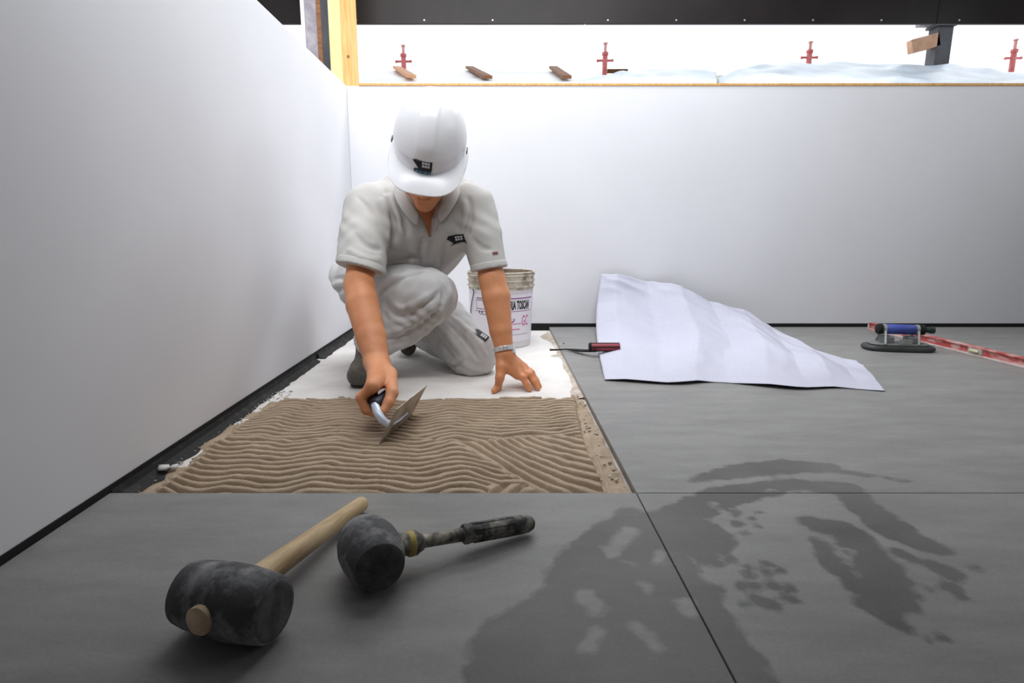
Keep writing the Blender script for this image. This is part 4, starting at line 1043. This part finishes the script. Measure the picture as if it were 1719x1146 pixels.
# ---- polo shirt
S = Field((-.60, 1.70, .24), (.06, 2.28, .72), 0.0044)
S.cap(R_SH+V(.035, .01, .0), L_SH+V(-.035, .01, .0), .070, None, 0)
S.ell(V(-.262, 2.025, .545), (.165, .105, .105), None, .05)
S.cap(V(-.415, 1.99, .570), at(660, 318, 2.02), .062, .050, .04); S.cap(V(-.115, 1.99, .568), at(776, 322, 2.02), .060, .050, .04)
S.cap(V(-.345, 1.965, .475), V(-.190, 1.965, .470), .098, .096, .05)
S.cap(V(-.355, 2.03, .40), V(-.240, 2.01, .40), .100, .092, .06)
S.cap(V(-.43, 2.12, .34), V(-.32, 2.10, .33), .115, .105, .06)
S.chain([R_SH, mixp(R_SH, R_EL, .45), mixp(R_SH, R_EL, .80)], [.078, .079, .075], .03)
S.chain([L_SH, mixp(L_SH, L_EL, .45), mixp(L_SH, L_EL, .86)], [.073, .067, .058], .03)
folds(S, (
    ([(646, 318), (654, 345), (662, 372), (660, 402), (650, 425)], .010, .010, 'sub'),                   # right armhole
    ([(652, 330), (668, 360), (674, 390), (664, 418)], .009, .012, 'add'),
    ([(640, 340), (650, 370), (650, 400)], .008, .012, 'add'),
    ([(664, 330), (678, 362), (682, 395)], .006, .010, 'sub'),
    ([(600, 330), (622, 352), (640, 380)], .005, .008, 'sub'),
    ([(596, 392), (616, 412), (640, 418)], .007, .010, 'sub'), ([(586, 420), (610, 434), (636, 436)], .006, .010, 'add'),
    ([(786, 330), (790, 362), (782, 392), (774, 412)], .008, .010, 'sub'), ([(780, 340), (782, 368), (772, 396)], .007, .010, 'add'),
    ([(792, 400), (806, 414), (824, 418)], .006, .008, 'sub'),
    ([(722, 398), (714, 420), (722, 446)], .006, .008, 'add'), ([(712, 398), (704, 422), (710, 446)], .006, .008, 'sub'),
    ([(745, 375), (734, 410), (728, 446)], .007, .010, 'add'), ([(756, 392), (744, 420), (738, 444)], .006, .008, 'sub'),
    ([(690, 372), (696, 410), (692, 444)], .005, .010, 'add'), ([(668, 436), (690, 430), (712, 436)], .006, .010, 'sub')))
def wr_s(x, y, z):
    return 0.0020*np.sin(40*x-26*z+6*np.sin(16*y))*np.sin(25*z+19*y+3*np.sin(18*x)) + 0.0012*np.sin(75*x+50*z+4*np.sin(25*z))
S.wrinkle(wr_s)
# neck opening and open placket, sleeve mouths
S.cap(NECK+V(0, -.02, .10), NECK+V(0, .01, -.005), .075, .066, .012, 'sub')
for va, vb, ra, rb in ((330, 350, .050, .038), (350, 372, .038, .019), (372, 396, .019, .006)):
    S.cap(at(716+(va-335)*.1, va, 1.850), at(716+(vb-335)*.1, vb, 1.852), ra, rb, .004, 'sub')
    S.cap(at(716+(va-335)*.1, va, 1.875), at(716+(vb-335)*.1, vb, 1.875), ra, rb, .004, 'sub')
HEMS = []
for a_, b_, t, r in ((R_SH, R_EL, .80, .085), (L_SH, L_EL, .86, .072)):
    d_ = unit(b_-a_); m = mixp(a_, b_, t); n_ = unit(d_*.45 + V(-.33 if a_ is R_SH else .12, -.05, -.9)); HEMS.append((a_, b_, m, n_, r))
    S.cyl(m, m+n_*.20, .105, None, .0, 'sub', .001)
shirt = S.obj('polo_shirt', M_SHIRT, person)
sb = bvh_of(shirt)
# ribbed cuffs
for (a_, b_, m, n_, r), rr in zip(HEMS, ((.078, .079, .075), (.073, .067, .058))):
    C = Field(m-.13, m+.13, .0042); C.chain([a_, mixp(a_, b_, .45), mixp(a_, b_, .86 if a_ is L_SH else .80), b_], [q_+.0016 for q_ in rr] + [rr[2]+.001], .03)
    C.cut(m+n_*.003, n_); C.cut(m-n_*.020, -n_); C.obj('cuff', M_SHIRT, shirt)
# collar: a folded band round the neck, open in front
def band(name, path, up_dirs, w, m, parent, th=.004):
    n = len(path); vv_ = []; fs = []
    for p, d_ in zip(path, up_dirs): vv_ += [p, p + d_*w]
    for i in range(n-1): fs.append((2*i, 2*i+1, 2*i+3, 2*i+2))
    o = mesh_obj(name, vv_, fs, m, parent, True); md = o.modifiers.new('thickness', 'SOLIDIFY'); md.thickness = th; md.offset = 0
    sd = o.modifiers.new('round', 'SUBSURF'); sd.levels = 1; sd.render_levels = 1; return o
inner = [(704, 362, 1.862), (692, 346, 1.868), (682, 328, 1.885), (676, 310, 1.93), (684, 296, 1.99), (716, 290, 2.02), (748, 294, 1.99), (757, 308, 1.93), (752, 326, 1.885), (744, 342, 1.868), (734, 358, 1.862)]
outer = [(702, 384, 1.848), (680, 362, 1.846), (664, 338, 1.862), (657, 314, 1.92), (668, 300, 2.03), (716, 296, 2.06), (764, 298, 2.03), (776, 312, 1.92), (770, 334, 1.862), (756, 358, 1.846), (738, 378, 1.848)]
cv = []
for p_, q_ in zip(inner, outer):
    A_, B_ = at(*p_), at(*q_); cv += [A_ + V(0, 0, .0), mixp(A_, B_, .12) + V(0, -.006, .010), mixp(A_, B_, .55) + V(0, -.006, .006), B_]
col = mesh_obj('collar', cv, [(4*i+k, 4*i+k+1, 4*i+k+5, 4*i+k+4) for i in range(len(inner)-1) for k in range(3)], M_SHIRT, shirt, True)
md = col.modifiers.new('thickness', 'SOLIDIFY'); md.thickness = .003; md.offset = 0
sd = col.modifiers.new('round', 'SUBSURF'); sd.levels = 2; sd.render_levels = 2

# flat emblem laid on a surface: grid of cells coloured like the printed mark
M_EMB = mat('emblem_black', (18, 18, 20), 0.6); M_EMW = mat('emblem_white', (225, 225, 228), 0.6); M_EMB2 = mat('emblem_blue', (84, 130, 160), 0.6)
POLY = [(.17, 0), (1, .08), (1, .60), (.93, 1), (.10, .88), (.10, .70), (.34, .62), (0, .17)]
def inpoly(x, y, P_):
    c_ = False
    for i in range(len(P_)):
        (xa_, ya_), (xb_, yb_) = P_[i], P_[i-1]
        if (ya_ > y) != (yb_ > y) and x < (xb_-xa_)*(y-ya_)/(yb_-ya_)+xa_: c_ = not c_
    return c_
def emblem(name, bvh, c0_, ax, ay, w, h_, parent, blue=True, n=56):
    """ax right, ay down; every node is dropped on to the cloth along the patch normal"""
    ax, ay = unit(ax), unit(ay); nn = np.cross(ax, ay); nn = nn if nn[1] < 0 else -nn
    vv_ = []
    for j in range(n+1):
        for i in range(n+1):
            p = c0_ + ax*w*(i/n-.5) + ay*h_*(j/n-.5) + nn*.05
            hit = bvh.ray_cast(Vector(p), Vector(-nn), .12)
            q_ = np.array(hit[0]) if hit[0] is not None else p - nn*.05
            vv_.append(q_ + nn*.0017)
    fs, ms = [], []
    for j in range(n):
        for i in range(n):
            x, y = (i+.5)/n, (j+.5)/n
            if not inpoly(x, y, POLY): continue
            mi = 0
            if .50 < x < .92 and .17 < y < .54:
                gx_, gy_ = (x-.50)/.42*3, (y-.17)/.37*2
                if (gx_ % 1) < .78 and (gy_ % 1) < .74: mi = 1
            if blue and y > .70 and x < .95: mi = 2 if .74 < y < .90 and (x < .14 or (math.sin(x*70) + .6*math.sin(x*31) > -.75)) else 0
            if blue and y > .92: mi = 2
            if not blue and y > .72: continue
            fs.append((j*(n+1)+i, j*(n+1)+i+1, (j+1)*(n+1)+i+1, (j+1)*(n+1)+i)); ms.append(mi)
    o = mesh_obj(name, vv_, fs, M_EMB, parent, True)
    for m in (M_EMW, M_EMB2): o.data.materials.append(m)
    o.data.polygons.foreach_set('material_index', np.array(ms, np.int32))
    return o
def hit_px(bvh, u, v):
    d = ray(u, v); h_ = bvh.ray_cast(Vector(O3), Vector(d).normalized()); return (np.array(h_[0]), np.array(h_[1])) if h_[0] is not None else (None, None)
def emb_at(name, bvh, u, v, w, h_, rot, parent, blue):
    p, n_ = hit_px(bvh, u, v)
    if p is None: return
    ax = unit(V(1, 0, 0) - n_*n_[0]); ay = np.cross(n_, ax); ay = ay if ay[2] < 0 else -ay
    c_, s_ = math.cos(rot), math.sin(rot)
    return emblem(name, bvh, p, ax*c_ + ay*s_, ay*c_ - ax*s_, w, h_, parent, blue)
emb_at('emblem', sb, 765, 404, .055, .044, math.radians(-14), shirt, False)
emb_at('emblem', tb, 806, 563, .058, .050, math.radians(28), trousers, False)
p, n_ = hit_px(sb, 831, 425)
if p is not None:
    ax = unit(V(1, 0, .25)); ax = unit(ax - n_*np.dot(ax, n_)); ay = np.cross(n_, ax)
    mesh_obj('sleeve_badge', [p+n_*.002+ax*sx*.010+ay*sy*.004 for sx, sy in ((-1, -1), (1, -1), (1, 1), (-1, 1))], [(0, 1, 2, 3)], mat('badge_red', (120, 60, 64), .6), shirt)
# buttons on the placket
for u, v in ((709, 386), (712, 402)):
    p, n_ = hit_px(sb, u, v)
    if p is not None: tube_obj('button', [p, p+n_*.003], [.0052, .0046], mat('button', (206, 206, 206), .4) if 'button' not in bpy.data.materials else bpy.data.materials['button'], shirt, 12)

# ---- boots
Bt = Field((-.62, 1.66, ZS-.01), (-.30, 2.06, .16), .0044)
an = V(R_AN[0], R_AN[1], 0)
he, to = V(R_AN[0]-.002, R_AN[1]+.075, 0), V(-.458, 1.800, 0)
Bt.chain([R_AN+V(0, .01, .03), V(R_AN[0], R_AN[1]+.02, .035)], [.046, .046], .02)
Bt.chain([he+V(0, 0, .028), V(R_AN[0]-.005, R_AN[1]-.02, .036), mixp(he, to, .72)+V(0, 0, .026), to+V(0, 0, .020)], [.036, .043, .044, .038], .03)
Bt.cut(V(0, 0, ZS+.014), V(0, 0, -1)); boot = Bt.obj('boot', M_BOOT, person)
def sole(a_, b_, w0, w1, M_=None):
    d_ = unit(b_-a_); s_ = np.cross(d_, up); out = []
    L_ = np.linalg.norm(b_-a_)
    for i in range(28):
        q = 2*math.pi*i/28; t = .5+.5*math.cos(q); w = w0*(1-t)+w1*t; out.append(a_ + d_*(L_*(.5+.56*math.cos(q))) + s_*w*math.copysign(abs(math.sin(q))**.7, math.sin(q)))
    return out
pts = sole(he, to, .036, .047)
bm = bmesh.new(); lo_ = [bm.verts.new((p[0], p[1], ZS+.0008)) for p in pts]; hi_ = [bm.verts.new((p[0], p[1], ZS+.020)) for p in pts]
for i in range(28): bm.faces.new((lo_[i], lo_[(i+1) % 28], hi_[(i+1) % 28], hi_[i]))
bm.faces.new(lo_[::-1]); bm.faces.new(hi_); bmesh.ops.recalc_face_normals(bm, faces=bm.faces); bm_obj('sole', bm, M_SOLE, boot)
for k in range(4):
    y = R_AN[1]-.03-.022*k; x = R_AN[0]-.008-.005*k; z = .076-.009*k
    tube_obj('lace', [(x-.024, y, z-.012), (x, y-.006, z), (x+.024, y, z-.012)], .0026, mat('lace', (150, 140, 118), .8) if 'lace' not in bpy.data.materials else bpy.data.materials['lace'], boot, 6)
# second boot, toe on the floor behind the left knee
Bt = Field((-.50, 2.16, ZS-.01), (-.26, 2.56, .22), .0046)
t2, a2 = V(-.372, 2.275, .016), L_AN+V(0, .035, .02)
Bt.chain([t2, mixp(t2, a2, .5)+V(0, .03, -.012), a2], [.032, .042, .046], .02); Bt.cut(V(0, 0, ZS+.001), V(0, 0, -1))
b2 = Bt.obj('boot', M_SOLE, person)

# ---- hard hat
HO = hd(0, -.004, .045)
def hp_(x, f_, u_): return HO + hr*x + hf*f_ + hu*u_
n_t, n_p = 96, 40
vv_ = []
for j in range(n_p+1):
    ph = (math.pi/2)*j/n_p
    for i in range(n_t):
        a = 2*math.pi*i/n_t; ca, sa = math.cos(a), math.sin(a)     # a=90deg is the front
        cp = math.cos(ph)**.86; sp = math.sin(ph)**.92
        x = .112*ca*cp; f_ = (.146 if sa < 0 else .134)*sa*cp; u_ = .004 + .176*sp
        # raised crest along the middle, fading out above the brow
        cr = max(0, min(1, (.031-abs(x))/.006)); cr = cr*cr*(3-2*cr)*max(0, min(1, (u_-.062)/.03))
        sh = max(0, min(1, (u_-.050)/.006)); sh = sh*sh*(3-2*sh)
        k = 1 + .024*cr*(sp > .2) + .075*(sh-1)*max(0, min(1, (sa+.3)/.5))
        vv_.append(hp_(x*k, f_*k, u_*(1+.012*cr)))
fs = []
for j in range(n_p):
    for i in range(n_t):
        fs.append((j*n_t+i, j*n_t+(i+1) % n_t, (j+1)*n_t+(i+1) % n_t, (j+1)*n_t+i))
vv_ = np.array(vv_)
if np.dot(np.cross(vv_[fs[24][1]]-vv_[fs[24][0]], vv_[fs[24][3]]-vv_[fs[24][0]]), hf) < 0: fs = [f_[::-1] for f_ in fs]
hat = mesh_obj('hard_hat', vv_, fs, M_HAT, person, True); hat['label'] = 'white hard hat'; sharpen(hat, 32)
md = hat.modifiers.new('thickness', 'SOLIDIFY'); md.thickness = .003; md.offset = -1
# brim: narrow at the sides and back, a peak in front
vb = []; fb = []
for i in range(n_t):
    a = 2*math.pi*i/n_t; ca, sa = math.cos(a), math.sin(a)
    pk = max(0, sa)**.9
    x0_, f0_ = .1105*ca, (.144 if sa < 0 else .132)*sa
    if sa < 0: px_, pf_ = .119*ca, .156*sa
    else: px_, pf_ = .119*math.copysign(abs(ca)**.66, ca), .180*sa**.80
    dz_ = -.016*pk*(1 + .0) - .004
    vb += [hp_(x0_*.91, f0_*.91, .012), hp_((x0_+px_)/2, (f0_+pf_)/2, .006+dz_*.30), hp_(px_, pf_, dz_), hp_(px_*.995, pf_*.995, dz_-.004), hp_((x0_+px_)/2, (f0_+pf_)/2, .001+dz_*.30), hp_(x0_*.90, f0_*.90, .002)]
for i in range(n_t):
    j = (i+1) % n_t
    for k in range(6): fb.append((i*6+k, i*6+(k+1) % 6, j*6+(k+1) % 6, j*6+k))
brim = mesh_obj('brim', vb, fb, M_HAT, hat, True); bm = bmesh.new(); bm.from_mesh(brim.data); bmesh.ops.recalc_face_normals(bm, faces=bm.faces); bm.to_mesh(brim.data); bm.free(); sharpen(brim, 42)
for sx in (-1, 1): box_obj('slot', (-.002, -.010, -.006), (.002, .010, .006), mat('slot_grey', (110, 110, 122), .6) if 'slot_grey' not in bpy.data.materials else bpy.data.materials['slot_grey'], hat, .001, axes(hr, hf, hu, hp_(sx*.1125, .006, .026)))
hbv = bvh_of(hat)
c0_ = hp_(-.006, .130, .034)
emblem('emblem', hbv, c0_, hr - hu*.05, -hu*1.0 + hf*.25, .058, .050, hat, True, 44)

# ---- wristwatch: steel links round the left wrist
wd = unit(mixp(L_EL, L_WR, .7)-L_WR); wx = unit(np.cross(wd, V(0, 1, 0))); wy = np.cross(wd, wx)
wc = L_WR + wd*.012
watch = box_obj('wristwatch', (-.010, -.009, -.0035), (.010, .009, .0035), M_STEEL, person, .0015, axes(wd, unit(np.cross(wd, V(.75, -.35, 0))), unit(V(.75, -.35, 0) - wd*np.dot(wd, V(.75, -.35, 0))), wc + unit(V(.75, -.35, 0))*.0345)); watch['label'] = 'steel wristwatch with link strap'
lk = None
for i in range(18):
    a = 2*math.pi*i/18; rd = wx*math.cos(a) + wy*math.sin(a); tg = -wx*math.sin(a) + wy*math.cos(a); rx = .0335 + .001*abs(math.cos(a))
    M_ = axes(wd, tg, rd, wc + rd*rx)
    if lk is None: lk = box_obj('link', (-.0075, -.0054, -.002), (.0075, .0054, .002), M_STEEL, watch, .0012); o = lk
    else: o = lk.copy(); COL.objects.link(o); o.parent = watch
    o.matrix_basis = M_

# ---- trowel
tr = empty('notched_trowel', (TA[0], TA[1], TA[2])); tag(tr, 'steel notched trowel held on edge in the mortar by the kneeling man', 'trowel')
M_SHANK = mat('pale_painted_steel', (204, 212, 226), 0.3, metallic=0.25)
M_BLADE = mat('mortar_smeared_steel', (198, 190, 180), 0.45, (142, 126, 108), 16, 6, metallic=0.25, lo=.42, hi=.66)
bm = bmesh.new(); nt_ = 14; pr_ = []
for i in range(nt_):
    x_ = LB*i/nt_; w_ = LB/nt_; pr_ += [(x_, 0), (x_+w_*.5, 0), (x_+w_*.5, .006), (x_+w_*.98, .006)]
pr_ += [(LB, .0), (LB, WB), (0, WB)]
lo_ = [bm.verts.new((x_, y_, -.0006)) for x_, y_ in pr_]; hi_ = [bm.verts.new((x_, y_, .0006)) for x_, y_ in pr_]
bm.faces.new(lo_[::-1]); bm.faces.new(hi_)
for i in range(len(pr_)): bm.faces.new((lo_[i], lo_[(i+1) % len(pr_)], hi_[(i+1) % len(pr_)], hi_[i]))
bmesh.ops.triangulate(bm, faces=[f for f in bm.faces if len(f.verts) > 4])
bmesh.ops.transform(bm, matrix=MB, verts=bm.verts); blade = bm_obj('blade', bm, M_BLADE)
def bl(x_, y_, z_): return TA + td*x_ + tw*y_ + tn*z_
g0, g1 = GC - td*.052, GC + td*.066
sp_ = bl(LB*.16, WB*.42, .010)
tang = tube_obj('shank', [bl(LB*.62, WB*.42, .004), bl(LB*.34, WB*.42, .005), bl(LB*.20, WB*.42, .008), sp_, mixp(sp_, g0, .30) - td*.010, mixp(sp_, g0, .65) - td*.008, g0 + td*.004], [(.010, .003), (.012, .004), (.012, .006), (.011, .009), (.010, .010), (.011, .011), (.0105, .0105)], M_SHANK, None, 14)
rv = [tube_obj('rivet', [bl(LB*q_, WB*.5, .004), bl(LB*q_, WB*.5, .0095)], [.006, .005], M_DARKSTEEL, None, 10) for q_ in (.22, .58)]
gr = tube_obj('grip', [g0, g0+td*.006, mixp(g0, g1, .3), mixp(g0, g1, .7), g1-td*.008, g1], [.013, .0165, .0165, .0172, .0165, .012], M_BLUEBLACK, None, 20)
rebase(tr, blade, tang, gr, *rv)
